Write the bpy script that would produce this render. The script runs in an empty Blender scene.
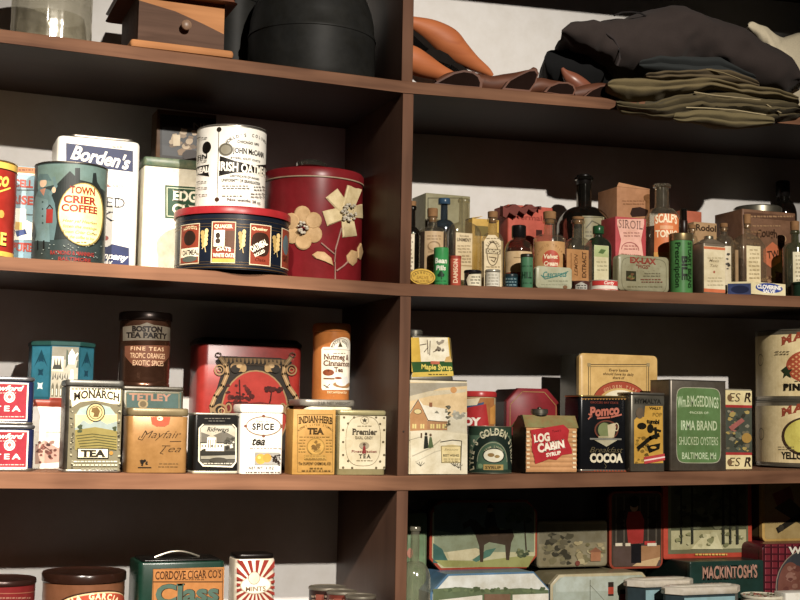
import bpy, math, random
from mathutils import Vector, Matrix, noise
from mathutils.geometry import tessellate_polygon
random.seed(7)
PI = math.pi
scene = bpy.context.scene
COL = scene.collection

# ------------------------------------------------------------------ camera
F, YAW, PIT, ROL, CX, CZ, CD = 1296.54, 0.37368, 0.0935, 0.01731, -0.74282, 0.10628, 1.9
DEP = 0.283                                    # depth of the shelves
cy_, sy_, cp_, sp_ = math.cos(YAW), math.sin(YAW), math.cos(PIT), math.sin(PIT)
FW = Vector((sy_*cp_, cy_*cp_, sp_)); RT0 = Vector((cy_, -sy_, 0)); UP0 = RT0.cross(FW)
RT = RT0*math.cos(ROL) + UP0*math.sin(ROL); UP = -RT0*math.sin(ROL) + UP0*math.cos(ROL)
EYE = Vector((CX, -CD, CZ))
cam = bpy.data.objects.new('camera', bpy.data.cameras.new('camera')); COL.objects.link(cam)
cam.data.sensor_width = 36.0; cam.data.lens = 36.0*F/800.0
cam.data.clip_start = 0.05; cam.data.clip_end = 50
M3 = Matrix((RT, UP, -FW)).transposed()
cam.matrix_world = Matrix.Translation(EYE) @ M3.to_4x4()
scene.camera = cam

def ray(x, y): return (RT*((x-400)/F) + UP*((300-y)/F) + FW)
def onY(x, y, Y):
    v = ray(x, y); return EYE + v*((Y-EYE.y)/v.y)
def proj(P):
    d = Vector(P)-EYE; w = d.dot(FW)
    return 400+F*d.dot(RT)/w, 300-F*d.dot(UP)/w

# shelf boards: underside of front edge z0 + slope (left of post / right of post), thickness
SH = {'A': (0.6314, 0.034, 0.0195), 'B': (0.30446, 0.0252, 0.0195), 'C': (-0.0007, 0.0139, 0.0225), 'D': (-0.345, 0.0, 0.0225)}
def zbot(r, X):
    z, k, t = SH[r]; return z + (k*X if X > 0 else (-0.0082*X if r != 'D' else 0))
def ztop(r, X): return zbot(r, X) + SH[r][2]

# ------------------------------------------------------------------ materials
DESAT = .12; GAIN = 1.0            # GAIN: colour darkening per shelf zone, set by how strongly the lamps light it
def zone_gain(g):
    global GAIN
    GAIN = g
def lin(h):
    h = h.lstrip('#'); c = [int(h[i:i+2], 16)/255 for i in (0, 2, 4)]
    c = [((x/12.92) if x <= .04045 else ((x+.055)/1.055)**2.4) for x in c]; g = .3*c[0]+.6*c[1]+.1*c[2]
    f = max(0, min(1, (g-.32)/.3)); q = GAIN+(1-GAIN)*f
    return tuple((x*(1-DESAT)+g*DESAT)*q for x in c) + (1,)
MATS = {}
def nt(name):
    m = bpy.data.materials.new(name); m.use_nodes = True
    n = m.node_tree.nodes; l = m.node_tree.links
    return m, n, l, n['Principled BSDF']
def paint(h, rough=.4, wear=.12, metal=0.0, scale=60, spec=.5, wearcol=None, coat=0):
    """painted / printed surface: base colour broken up by fine noise"""
    k = ('paint', GAIN, h, rough, wear, metal, scale, spec, wearcol, coat)
    if k in MATS: return MATS[k]
    m, n, l, b = nt('paint_'+h)
    c = lin(h)
    tc = n.new('ShaderNodeTexCoord'); nz = n.new('ShaderNodeTexNoise'); nz.inputs['Scale'].default_value = scale
    nz.inputs['Detail'].default_value = 5; nz.inputs['Roughness'].default_value = .65
    l.new(tc.outputs['Object'], nz.inputs['Vector'])
    rp = n.new('ShaderNodeValToRGB'); rp.color_ramp.elements[0].position = .38; rp.color_ramp.elements[1].position = .72
    w = lin(wearcol) if wearcol else tuple(x*.55 for x in c[:3])+(1,)
    rp.color_ramp.elements[0].color = c
    rp.color_ramp.elements[1].color = tuple(c[i]*(1-wear)+w[i]*wear for i in range(3))+(1,)
    l.new(nz.outputs['Fac'], rp.inputs['Fac'])
    n2 = n.new('ShaderNodeTexNoise'); n2.inputs['Scale'].default_value = 24; n2.inputs['Detail'].default_value = 7; n2.inputs['Roughness'].default_value = .7
    l.new(tc.outputs['Object'], n2.inputs['Vector']); r2 = n.new('ShaderNodeValToRGB'); r2.color_ramp.elements[0].position = .35; r2.color_ramp.elements[1].position = .62
    r2.color_ramp.elements[0].color = (.74, .7, .62, 1) if wear > .05 else (.93, .92, .9, 1); r2.color_ramp.elements[1].color = (1, 1, 1, 1); l.new(n2.outputs['Fac'], r2.inputs['Fac'])
    mx = n.new('ShaderNodeMix'); mx.data_type = 'RGBA'; mx.blend_type = 'MULTIPLY'; mx.inputs[0].default_value = 1
    l.new(rp.outputs['Color'], mx.inputs[6]); l.new(r2.outputs['Color'], mx.inputs[7]); l.new(mx.outputs[2], b.inputs['Base Color'])
    b.inputs['Roughness'].default_value = rough if metal > .3 else rough*.85; b.inputs['Metallic'].default_value = metal
    b.inputs['Specular IOR Level'].default_value = spec if metal > .3 else spec*.45
    b.inputs['Coat Weight'].default_value = coat
    MATS[k] = m; return m
def ink(h): return paint(h, .45, .08, 0, 90, .35)
def tin(h='a8a296', rough=.3, wear=.5): return paint(h, rough, wear, .85, 45, .5)
def cloth(h): 
    k = ('cloth', h)
    if k in MATS: return MATS[k]
    m, n, l, b = nt('cloth_'+h); c = lin(h)
    tc = n.new('ShaderNodeTexCoord'); nz = n.new('ShaderNodeTexNoise'); nz.inputs['Scale'].default_value = 420; nz.inputs['Detail'].default_value = 3
    l.new(tc.outputs['Object'], nz.inputs['Vector'])
    mx = n.new('ShaderNodeMix'); mx.data_type = 'RGBA'
    mx.inputs[6].default_value = c; mx.inputs[7].default_value = tuple(x*.7 for x in c[:3])+(1,)
    l.new(nz.outputs['Fac'], mx.inputs[0]); l.new(mx.outputs[2], b.inputs['Base Color'])
    bp = n.new('ShaderNodeBump'); bp.inputs['Strength'].default_value = .25; bp.inputs['Distance'].default_value = .001
    l.new(nz.outputs['Fac'], bp.inputs['Height']); l.new(bp.outputs['Normal'], b.inputs['Normal'])
    b.inputs['Roughness'].default_value = .9; b.inputs['Sheen Weight'].default_value = .04; b.inputs['Specular IOR Level'].default_value = .15
    MATS[k] = m; return m
def wood(h, h2, scale=6, rough=.5, axis=0, bump=.15):
    k = ('wood', h, h2, scale, rough, axis)
    if k in MATS: return MATS[k]
    m, n, l, b = nt('wood_'+h)
    tc = n.new('ShaderNodeTexCoord'); mp = n.new('ShaderNodeMapping')
    s = [scale*9]*3; s[axis] = scale*.6; mp.inputs['Scale'].default_value = s
    l.new(tc.outputs['Object'], mp.inputs['Vector'])
    nz = n.new('ShaderNodeTexNoise'); nz.inputs['Scale'].default_value = 1; nz.inputs['Detail'].default_value = 6; nz.inputs['Distortion'].default_value = .6
    l.new(mp.outputs['Vector'], nz.inputs['Vector'])
    n2 = n.new('ShaderNodeTexNoise'); n2.inputs['Scale'].default_value = 9; l.new(tc.outputs['Object'], n2.inputs['Vector'])
    rp = n.new('ShaderNodeValToRGB'); rp.color_ramp.elements[0].position = .3; rp.color_ramp.elements[1].position = .75
    rp.color_ramp.elements[0].color = lin(h2); rp.color_ramp.elements[1].color = lin(h)
    ad = n.new('ShaderNodeMath'); ad.operation = 'MULTIPLY_ADD'; ad.inputs[1].default_value = .6; l.new(nz.outputs['Fac'], ad.inputs[0])
    m2 = n.new('ShaderNodeMath'); m2.operation = 'MULTIPLY'; m2.inputs[1].default_value = .45; l.new(n2.outputs['Fac'], m2.inputs[0]); l.new(m2.outputs[0], ad.inputs[2])
    l.new(ad.outputs[0], rp.inputs['Fac']); l.new(rp.outputs['Color'], b.inputs['Base Color'])
    rp.color_ramp.elements.new(.5).color = tuple((a+b_)*.5 for a, b_ in zip(lin(h), lin(h2)))
    bp = n.new('ShaderNodeBump'); bp.inputs['Strength'].default_value = bump; bp.inputs['Distance'].default_value = .0015
    l.new(nz.outputs['Fac'], bp.inputs['Height']); l.new(bp.outputs['Normal'], b.inputs['Normal'])
    b.inputs['Roughness'].default_value = rough; b.inputs['Specular IOR Level'].default_value = .35 if rough < .65 else .12
    MATS[k] = m; return m
def glass(h='e8ece6', gl=.55, rough=.06, haze=.09):
    """thin walled glass: tinted transmission with a fresnel-weighted gloss"""
    k = ('glass', h, gl, rough, haze)
    if k in MATS: return MATS[k]
    m = bpy.data.materials.new('glass_'+h); m.use_nodes = True
    n = m.node_tree.nodes; l = m.node_tree.links; n.clear()
    o = n.new('ShaderNodeOutputMaterial'); mx = n.new('ShaderNodeMixShader'); t = n.new('ShaderNodeBsdfTransparent'); g = n.new('ShaderNodeBsdfGlossy')
    lw = n.new('ShaderNodeLayerWeight'); lw.inputs['Blend'].default_value = .35
    nz = n.new('ShaderNodeTexNoise'); nz.inputs['Scale'].default_value = 35; bp = n.new('ShaderNodeBump'); bp.inputs['Strength'].default_value = .3; bp.inputs['Distance'].default_value = .002
    tc = n.new('ShaderNodeTexCoord'); l.new(tc.outputs['Object'], nz.inputs['Vector']); l.new(nz.outputs['Fac'], bp.inputs['Height']); l.new(bp.outputs['Normal'], g.inputs['Normal'])
    ml = n.new('ShaderNodeMath'); ml.operation = 'MULTIPLY_ADD'; ml.inputs[1].default_value = gl; ml.inputs[2].default_value = .1
    l.new(lw.outputs['Facing'], ml.inputs[0]); l.new(ml.outputs[0], mx.inputs[0])
    t.inputs['Color'].default_value = lin(h); g.inputs['Color'].default_value = (.8, .77, .7, 1); g.inputs['Roughness'].default_value = rough
    l.new(t.outputs[0], mx.inputs[1]); l.new(g.outputs[0], mx.inputs[2]); df = n.new('ShaderNodeBsdfDiffuse'); tcol = lin(h); df.inputs['Color'].default_value = tuple(.3*a+.7*a*b_ for a, b_ in zip((.62, .57, .46), tcol))+(1,); m2 = n.new('ShaderNodeMixShader')
    n3 = n.new('ShaderNodeTexNoise'); n3.inputs['Scale'].default_value = 60; n3.inputs['Detail'].default_value = 5; l.new(tc.outputs['Object'], n3.inputs['Vector'])
    mm = n.new('ShaderNodeMath'); mm.operation = 'MULTIPLY'; mm.inputs[1].default_value = haze*2; l.new(n3.outputs['Fac'], mm.inputs[0]); l.new(mm.outputs[0], m2.inputs[0])  # diffuse haze brightens the glass in place of room reflections
    l.new(mx.outputs[0], m2.inputs[1]); l.new(df.outputs[0], m2.inputs[2]); l.new(m2.outputs[0], o.inputs['Surface'])
    MATS[k] = m; return m

# ------------------------------------------------------------------ mesh collector
class MB:
    def __init__(s): s.v = []; s.f = []; s.mi = []; s.m = []
    def mat(s, m):
        if m not in s.m: s.m.append(m)
        return s.m.index(m)
    def loft(s, rings, mat, c0=True, c1=True, mats=None):
        b = len(s.v); n = len(rings[0])
        for r in rings: s.v += [Vector(p) for p in r]
        for i in range(len(rings)-1):
            k = s.mat(mats[i] if mats else mat)
            for j in range(n):
                a, c = b+i*n+j, b+i*n+(j+1) % n
                s.f.append((a, c, c+n, a+n)); s.mi.append(k)
        if c0: s.f.append(tuple(b+j for j in reversed(range(n)))); s.mi.append(s.mat(mats[0] if mats else mat))
        if c1: s.f.append(tuple(b+(len(rings)-1)*n+j for j in range(n))); s.mi.append(s.mat(mats[-1] if mats else mat))
    def tri(s, pts, mat):
        b = len(s.v); s.v += [Vector(p) for p in pts]; s.f.append(tuple(range(b, b+len(pts)))); s.mi.append(s.mat(mat))
    def box(s, x0, x1, y0, y1, z0, z1, mat, bev=.0015):
        s.rbox(x0, x1, y0, y1, z0, z1, bev, bev, mat)
    def rbox(s, x0, x1, y0, y1, z0, z1, r, b, mat, n=4):
        cx, cy, w, d = (x0+x1)/2, (y0+y1)/2, abs(x1-x0), abs(y1-y0)
        b = min(b, (z1-z0)*.45); r = min(r, w*.49, d*.49)
        R = []
        for dz, ins in ((0, b), (b*.3, b*.3), (b, 0)):
            R.append(rr(cx, cy, w-2*ins, d-2*ins, max(r-ins, .0003), z0+dz, n))
        for dz, ins in ((b, 0), (b*.3, b*.3), (0, b)):
            R.append(rr(cx, cy, w-2*ins, d-2*ins, max(r-ins, .0003), z1-dz, n))
        s.loft(R, mat)
    def cyl(s, cx, cy, prof, mat, n=56, mats=None, c0=True, c1=True):
        s.loft([circ(cx, cy, r, z, n) for r, z in prof], mat, c0, c1, mats)
    def tube(s, pts, rad, mat, n=10):
        pts = [Vector(p) for p in pts]; rad = rad if isinstance(rad, (list, tuple)) else [rad]*len(pts)
        R = []; ref = Vector((0, 0, 1))
        for i, p in enumerate(pts):
            t = (pts[min(i+1, len(pts)-1)]-pts[max(i-1, 0)]).normalized()
            a = t.cross(ref)
            if a.length < .05: a = t.cross(Vector((0, 1, 0)))
            a.normalize(); c = a.cross(t)
            R.append([p+(a*math.cos(2*PI*k/n)-c*math.sin(2*PI*k/n)*-1)*rad[i] for k in range(n)])
        R = [list(reversed(r)) for r in R]
        s.loft(R, mat)
    def prism(s, poly, vec, mat):
        """closed prism: polygon (list of 3d points) swept along vec"""
        vec = Vector(vec); P = [Vector(p) for p in poly]
        nrm = Vector((0, 0, 0))
        for i in range(len(P)): nrm += P[i].cross(P[(i+1) % len(P)])
        if nrm.dot(vec) < 0: P.reverse()
        s.loft([P, [p+vec for p in P]], mat)
    def ball(s, c, rx, ry, rz, mat, n=16, m=9):
        c = Vector(c); R = []
        for i in range(m+1):
            a = -PI/2+PI*i/m; q = max(math.cos(a), .02)
            R.append([c+Vector((rx*q*math.cos(2*PI*k/n), ry*q*math.sin(2*PI*k/n), rz*math.sin(a))) for k in range(n)])
        s.loft(R, mat)
def circ(cx, cy, r, z, n=56): return [Vector((cx+r*math.cos(2*PI*k/n), cy+r*math.sin(2*PI*k/n), z)) for k in range(n)]
def rr(cx, cy, w, d, r, z, n=4, rot=0, chamfer=False):
    P = []; r = min(r, w*.499, d*.499)
    for q, (sx, sy) in enumerate(((1, 1), (-1, 1), (-1, -1), (1, -1))):
        for k in range(2 if chamfer else n+1):
            a = PI/2*q + PI/2*k/(1 if chamfer else n)
            P.append((sx*(w/2-r)+r*math.cos(a), sy*(d/2-r)+r*math.sin(a)))
    c, s_ = math.cos(rot), math.sin(rot)
    return [Vector((cx+x*c-y*s_, cy+x*s_+y*c, z)) for x, y in P]

class Thing:
    def __init__(s, name, label, cat, base, group=None):
        s.base = Vector(base); o = bpy.data.objects.new(name, None); o.empty_display_size = .02
        COL.objects.link(o); o.location = s.base; o['label'] = label; o['category'] = cat
        if group: o['group'] = group
        s.o = o
    def add(s, name, mb, parent=None, label=None, smooth=38):
        if not mb.f: return None
        o = build(name, mb, s.base, smooth); o.parent = parent or s.o
        if label: o['label'] = label
        return o
def build(name, mb, base=Vector((0, 0, 0)), smooth=38):
    me = bpy.data.meshes.new(name); base = Vector(base)
    me.from_pydata([tuple(v-base) for v in mb.v], [], mb.f)
    for m in mb.m: me.materials.append(m)
    me.polygons.foreach_set('material_index', mb.mi)
    me.update()
    me.polygons.foreach_set('use_smooth', [True]*len(me.polygons)); me.set_sharp_from_angle(angle=math.radians(smooth))
    o = bpy.data.objects.new(name, me); COL.objects.link(o); return o
def structure(name, mb):
    o = build(name, mb); o['kind'] = 'structure'; return o
def solo(name, mb, label, cat, base, group=None, smooth=38):
    o = build(name, mb, base, smooth); o.location = Vector(base); o['label'] = label; o['category'] = cat
    if group: o['group'] = group
    return o

# ------------------------------------------------------------------ printed artwork on flat or round faces
class Flat:
    """vertical plane through two floor points, turned to the front"""
    du = None
    def __init__(s, p0, p1, z0, n=None, tilt=0):
        s.o = Vector((p0[0], p0[1], z0)); s.ux = Vector((p1[0]-p0[0], p1[1]-p0[1], 0)).normalized()
        s.uz = Vector((0, 0, 1)); s.n = Vector((s.ux.y, -s.ux.x, 0))
        if tilt: s.uz = Vector((0, 0, 1))*math.cos(tilt) - s.n*math.sin(tilt); s.n = s.ux.cross(s.uz)
    def uv(s, x, y):
        v = ray(x, y); t = (s.o-EYE).dot(s.n)/v.dot(s.n); P = EYE+v*t-s.o
        return P.dot(s.ux), P.dot(s.uz)
    def to3(s, u, v, off): return s.o+s.ux*u+s.uz*v+s.n*off
class Round:
    def __init__(s, cx, cy, R, z0):
        s.c = (cx, cy); s.R = R; s.z0 = z0; s.a0 = math.atan2(EYE.y-cy, EYE.x-cx); s.du = 2*PI*R/96
    def uv(s, x, y):
        v = ray(x, y); ox, oy = EYE.x-s.c[0], EYE.y-s.c[1]
        A = v.x**2+v.y**2; B = ox*v.x+oy*v.y; C = ox*ox+oy*oy-s.R**2
        D = B*B-A*C; t = (-B-math.sqrt(D))/A if D > 0 else -B/A
        P = EYE+v*t; a = math.atan2(P.y-s.c[1], P.x-s.c[0])-s.a0
        a = (a+PI) % (2*PI)-PI
        return a*s.R, P.z-s.z0
    def to3(s, u, v, off):
        a = s.a0+u/s.R
        return Vector((s.c[0]+(s.R+off)*math.cos(a), s.c[1]+(s.R+off)*math.sin(a), s.z0+v))
TXT = {}; CAPH = [None]
def texttris(t, bold=0.0, shear=0.0, space=1.0, serif=False):
    k = (t, bold, shear, space, serif)
    if k in TXT: return TXT[k]
    c = bpy.data.curves.new('txt', 'FONT'); c.body = t; c.offset = bold; c.shear = shear; c.resolution_u = 3; c.space_character = space
    o = bpy.data.objects.new('txt', c); me = bpy.data.meshes.new_from_object(o)
    me.calc_loop_triangles()
    V = [(v.co.x, v.co.y) for v in me.vertices]; I = [tuple(tr.vertices) for tr in me.loop_triangles]; T = [tuple(V[i] for i in q) for q in I]
    if serif and T:
        H = caph(); cnt = {}; s, th = .065*H, .1*H
        for q in I:
            for a, b in ((q[0], q[1]), (q[1], q[2]), (q[2], q[0])): cnt[(min(a, b), max(a, b))] = cnt.get((min(a, b), max(a, b)), 0)+1
        for (a, b), n in cnt.items():
            (xa, ya), (xb, yb) = V[a], V[b]
            if n != 1 or abs(ya-yb) > .004: continue
            xa, xb = min(xa, xb), max(xa, xb); L = xb-xa
            lo, hi = abs(ya+bold) < .02, abs(ya-H-bold) < .02
            if not (lo or hi) or L < .05*H: continue
            dy = th if lo else -th; k_ = shear*0
            x0_, x1_ = xa-s, xb+(s if L < .36*H else 0)
            T += [((x0_, ya), (x1_, ya), (x1_, ya+dy)), ((x0_, ya), (x1_, ya+dy), (x0_, ya+dy))]
            if L > .5*H and hi or L > .36*H:
                T += [((xb-th, ya), (xb, ya), (xb, ya+dy*2.4)), ((xb-th, ya), (xb, ya+dy*2.4), (xb-th, ya+dy*1.5))]
    bpy.data.objects.remove(o); bpy.data.curves.remove(c); bpy.data.meshes.remove(me)
    if T:
        x0 = min(p[0] for t_ in T for p in t_); x1 = max(p[0] for t_ in T for p in t_)
        T = [tuple((p[0]-x0, p[1]) for p in t_) for t_ in T]; W = x1-x0
    else: W = .3
    TXT[k] = (T, W); return TXT[k]
def caph():
    if CAPH[0] is None: CAPH[0] = max(p[1] for t in texttris('H')[0] for p in t)
    return CAPH[0]
class Art:
    def __init__(s, face, off=.00035): s.fc = face; s.mb = MB(); s.off = off; s.k = 0
    def lay(s): s.k += 1; return s.off+s.k*.00003
    def emit(s, tris, m, o):
        m = m if not isinstance(m, str) else ink(m); du = s.fc.du
        for t in tris:
            A = (t[1][0]-t[0][0])*(t[2][1]-t[0][1])-(t[1][1]-t[0][1])*(t[2][0]-t[0][0])
            if abs(A) < 1e-12: continue
            if A < 0: t = (t[0], t[2], t[1])
            polys = [list(t)]
            if du:
                lo = min(p[0] for p in t); hi = max(p[0] for p in t); polys = []
                k = math.floor(lo/du); P = list(t)
                while (k+1)*du < hi and P:
                    c = (k+1)*du; L, Rr = clip(P, c)
                    if len(L) > 2: polys.append(L)
                    P = Rr; k += 1
                if len(P) > 2: polys.append(P)
            for p in polys:
                if s.fc.du: q = [s.fc.to3(u, v, o) for u, v in p]; q.reverse() if False else None
                else: q = [s.fc.to3(u, v, o) for u, v in p]
                s.mb.tri(q, m)
    def puv(s, pts, c): s_tess(s, pts, c)
    def poly(s, px, c): s_tess(s, [s.fc.uv(x, y) for x, y in px], c)
    def rect(s, x0, y0, x1, y1, c):
        xm, ym = (x0+x1)/2, (y0+y1)/2
        u0, u1 = s.fc.uv(x0, ym)[0], s.fc.uv(x1, ym)[0]; v0, v1 = s.fc.uv(xm, y1)[1], s.fc.uv(xm, y0)[1]
        s_tess(s, [(u0, v0), (u1, v0), (u1, v1), (u0, v1)], c)
    def full(s, u0, u1, v0, v1, c): s_tess(s, [(u0, v0), (u1, v0), (u1, v1), (u0, v1)], c)
    def ell(s, cx, cy, rx, ry):
        u0, u1 = s.fc.uv(cx-rx, cy)[0], s.fc.uv(cx+rx, cy)[0]; v0, v1 = s.fc.uv(cx, cy+ry)[1], s.fc.uv(cx, cy-ry)[1]
        return (u0+u1)/2, (v0+v1)/2, (u1-u0)/2, (v1-v0)/2
    def oval(s, cx, cy, rx, ry, c, n=32, a0=0, a1=2*PI, pw=1):
        U, Vv, a, b = s.ell(cx, cy, rx, ry)
        sg = lambda t: math.copysign(abs(t)**pw, t)
        pts = [(U+a*sg(math.cos(a0+(a1-a0)*k/n)), Vv+b*sg(math.sin(a0+(a1-a0)*k/n))) for k in range(n if abs(a1-a0) > 6.2 else n+1)]
        s_tess(s, pts, c)
    def ring(s, cx, cy, rx, ry, w, c, n=40, a0=0, a1=2*PI, pw=1):
        U, Vv, a, b = s.ell(cx, cy, rx, ry); w *= s.sc(cx, cy)
        sg = lambda t: math.copysign(abs(t)**pw, t)
        o = s.lay(); T = []
        for k in range(n):
            q = []
            for kk in (k, k+1):
                an = a0+(a1-a0)*kk/n; cc, ss = sg(math.cos(an)), sg(math.sin(an))
                q += [(U+a*cc, Vv+b*ss), (U+(a-w)*cc, Vv+(b-w)*ss)]
            T += [(q[0], q[2], q[3]), (q[0], q[3], q[1])]
        s.emit(T, c, o)
    def sc(s, x, y): return abs(s.fc.uv(x, y-4)[1]-s.fc.uv(x, y+4)[1])/8
    def line(s, px, w, c, close=False):
        P = [s.fc.uv(x, y) for x, y in px]; w = w*s.sc(*px[0])/2
        if close: P.append(P[0])
        o = s.lay(); T = []
        for i in range(len(P)-1):
            (a, b), (c_, d) = P[i], P[i+1]; L = math.hypot(c_-a, d-b) or 1e-9
            nx, ny = -(d-b)/L*w, (c_-a)/L*w; ex, ey = (c_-a)/L*w*.6, (d-b)/L*w*.6
            q = [(a-ex+nx, b-ey+ny), (a-ex-nx, b-ey-ny), (c_+ex-nx, d+ey-ny), (c_+ex+nx, d+ey+ny)]
            T += [(q[0], q[1], q[2]), (q[0], q[2], q[3])]
        s.emit(T, c, o)
    def box(s, x0, y0, x1, y1, w, c):
        s.line([(x0, y0), (x1, y0), (x1, y1), (x0, y1)], w, c, True)
    def text(s, t, xc, yb, w, h, c, bold=.02, shear=0, arc=0, rot=0, space=1.0, sf=False):
        """text centred on pixel xc with its baseline at yb, w wide (None: natural), caps h high"""
        T, W = texttris(t, bold, shear, space, sf); sc = s.sc(xc, yb); H = h*sc; ky = H/caph()
        U, Vv = s.fc.uv(xc, yb)
        if w is None: wu = W*ky*.92
        elif s.fc.du and not rot: wu = w*sc/max(.55, math.cos(U/s.fc.R))
        else: wu = (s.fc.uv(xc+w/2, yb)[0]-s.fc.uv(xc-w/2, yb)[0]) if not rot else w*sc
        o = s.lay(); cr, sr = math.cos(rot), math.sin(rot); out = []
        for t_ in T:
            q = []
            for x, y in t_:
                a = x/W-.5; xx = a*wu; yy = y*ky + arc*sc*(1-4*a*a)
                q.append((U+xx*cr-yy*sr, Vv+xx*sr+yy*cr))
            out.append(tuple(q))
        s.emit(out, c, o)
    def arctext(s, t, cx, cy, rx, ry, a0, a1, h, c, bold=.02, wf=.9, sf=False):
        """letters one by one along an ellipse from angle a0 to a1 (degrees, 90 = top)"""
        U, Vv, a, b = s.ell(cx, cy, rx, ry); sc = s.sc(cx, cy); ky = h*sc/caph(); o = s.lay(); out = []
        n = len(t)
        for i, ch in enumerate(t):
            if ch == ' ': continue
            an = math.radians(a0+(a1-a0)*(i/(max(n-1, 1))))
            T, W = texttris(ch, bold, 0, 1.0, sf); px, py = U+a*math.cos(an), Vv+b*math.sin(an)
            tx, ty = a*math.sin(an), -b*math.cos(an)
            if a1 > a0: tx, ty = -tx, -ty
            L = math.hypot(tx, ty); tx /= L; ty /= L
            for t_ in T: out.append(tuple((px+tx*(x-W/2)*ky*wf-ty*y*ky, py+ty*(x-W/2)*ky*wf+tx*y*ky) for x, y in t_))
        s.emit(out, c, o)
    def lines(s, x0, x1, ys, c, h=1.1, seed=1):
        """rows of tiny unreadable print"""
        R = random.Random(seed)
        for y in ys:
            x = x0+R.uniform(0, 1.5)
            while x < x1-1:
                w = R.uniform(1.2, 4); s.rect(x, y-h/2, min(x+w, x1), y+h/2, c); x += w+R.uniform(.6, 1.1)
    def blobs(s, x0, y0, x1, y1, cols, n, r0, r1, seed=1):
        R = random.Random(seed)
        for _ in range(n):
            r = R.uniform(r0, r1); cx, cy = R.uniform(x0+r, x1-r), R.uniform(y0+r*.7, y1-r*.7)
            c = R.choice(cols); rr_ = [R.uniform(.6, 1.1) for _ in range(9)]
            s.poly([(cx+r*rr_[k]*math.cos(2*PI*k/9), cy+r*.75*rr_[k]*math.sin(2*PI*k/9)) for k in range(9)], c)
def s_tess(s, P, c):
    o = s.lay(); tr = tessellate_polygon([[Vector((u, v, 0)) for u, v in P]])
    s.emit([tuple(P[i] for i in t) for t in tr], c, o)
def clip(P, c):
    L, R = [], []
    for i in range(len(P)):
        a, b = P[i], P[(i+1) % len(P)]
        if a[0] <= c: L.append(a)
        if a[0] >= c: R.append(a)
        if (a[0]-c)*(b[0]-c) < 0:
            t = (c-a[0])/(b[0]-a[0]); q = (c, a[1]+t*(b[1]-a[1])); L.append(q); R.append(q)
    return L, R

# ------------------------------------------------------------------ placing helpers
class BX:
    """box whose front face spans pixel columns xl..xr at depth Y, standing on a shelf row or on height z0"""
    def __init__(s, xl, xr, yt, Y, dep, on):
        ym = yt+20; s.x0 = onY(xl, ym, Y).x; s.x1 = onY(xr, ym, Y).x; s.y0 = Y; s.y1 = Y+dep
        xm = (s.x0+s.x1)/2
        s.z0 = max(ztop(on, s.x0), ztop(on, s.x1), ztop(on, xm)) if isinstance(on, str) else on
        s.z1 = onY((xl+xr)/2, yt, Y).z; s.w = s.x1-s.x0; s.d = dep; s.h = s.z1-s.z0; s.xm = xm; s.ym = Y+dep/2
        s.base = (xm, s.ym, s.z0)
    def face(s): return Flat((s.x0, s.y0), (s.x1, s.y0), s.z0)
    def z(s, y): return onY((proj((s.xm, s.y0, s.z0))[0]), y, s.y0).z
class CY:
    """upright cylinder whose outline spans pixel columns xl..xr; gap = distance of its front from the shelf edge"""
    def __init__(s, xl, xr, yt, gap, on, yc=None):
        xm = (xl+xr)/2; Yc = yc if yc is not None else .05+gap
        for _ in range(6):
            P = onY(xm, yt+20, Yc); a, b = ray(xl, yt+20), ray(xr, yt+20)
            an = abs(math.atan2(a.x, a.y)-math.atan2(b.x, b.y))/2
            s.R = math.hypot(P.x-EYE.x, P.y-EYE.y)*math.sin(an)
            if yc is None: Yc = gap+s.R
        s.x, s.y = P.x, Yc
        d = Vector((EYE.x-s.x, EYE.y-s.y)).normalized()*s.R
        s.z0 = max(ztop(on, s.x-s.R*.8), ztop(on, s.x+s.R*.8)) if isinstance(on, str) else on
        s.yf = s.y+d.y; s.z1 = onY(xm, yt, s.yf).z; s.h = s.z1-s.z0; s.xm = xm
        s.base = (s.x, s.y, s.z0)
    def face(s, R=None): return Round(s.x, s.y, R or s.R, s.z0)
    def z(s, y): return onY(s.xm, y, s.yf).z
# ------------------------------------------------------------------ setting and shelving
WD = wood('36251b', '281a12', 5, .6, 0); WE = wood('80573c', '492c1b', 7, .68, 0, .4); WEZ = wood('694631', '442b1d', 7, .68, 2, .4); WDZ = wood('5c4030', '462e21', 5, .5, 2)  # one wood in a shade tone and a lit tone, light put into colour
XL, XR = -1.05, 1.35; ZTOP = 0.957; ZFLOOR = -1.0
w = MB(); w.box(XL-.4, XR+.4, DEP+.001, DEP+.06, ZFLOOR, 1.7, paint('c4c0bc', .7, .05), .001); structure('wall_back', w)
w = MB(); w.box(XL-.4, XR+.4, -3.2, DEP+.06, ZFLOOR-.05, ZFLOOR-.0005, wood('6b5442', '4d3a2c', 3, .5, 1), .001); structure('floor', w)
SHELF = Thing('shelving_unit', 'dark brown wooden built-in shelving filled with old tins and bottles', 'shelves', (0.0, DEP/2, ZFLOOR))
def board(zf, t):
    m = MB(); R = []
    xs = [XL+.02*0] + [i*.1 for i in range(-10, 14)] + [XR]
    for x in xs:
        z = zf(x); b = .0018
        R.append([(x, b, z), (x, DEP, z), (x, DEP, z+t), (x, b, z+t), (x, 0, z+t-b), (x, 0, z+b)])
    R = [list(reversed(r)) for r in R]
    m.loft([[Vector(p) for p in r] for r in R][::1], WD); return m
def lit_facing(zf, t):  # skin over front and top in the lit wood tone
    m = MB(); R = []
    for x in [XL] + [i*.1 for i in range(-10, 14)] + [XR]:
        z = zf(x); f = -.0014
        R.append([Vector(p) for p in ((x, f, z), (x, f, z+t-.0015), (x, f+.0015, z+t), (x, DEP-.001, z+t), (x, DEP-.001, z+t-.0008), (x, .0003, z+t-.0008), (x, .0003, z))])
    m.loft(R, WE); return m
def zsh(x): return ZTOP+.045*max(x, 0)
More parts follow.
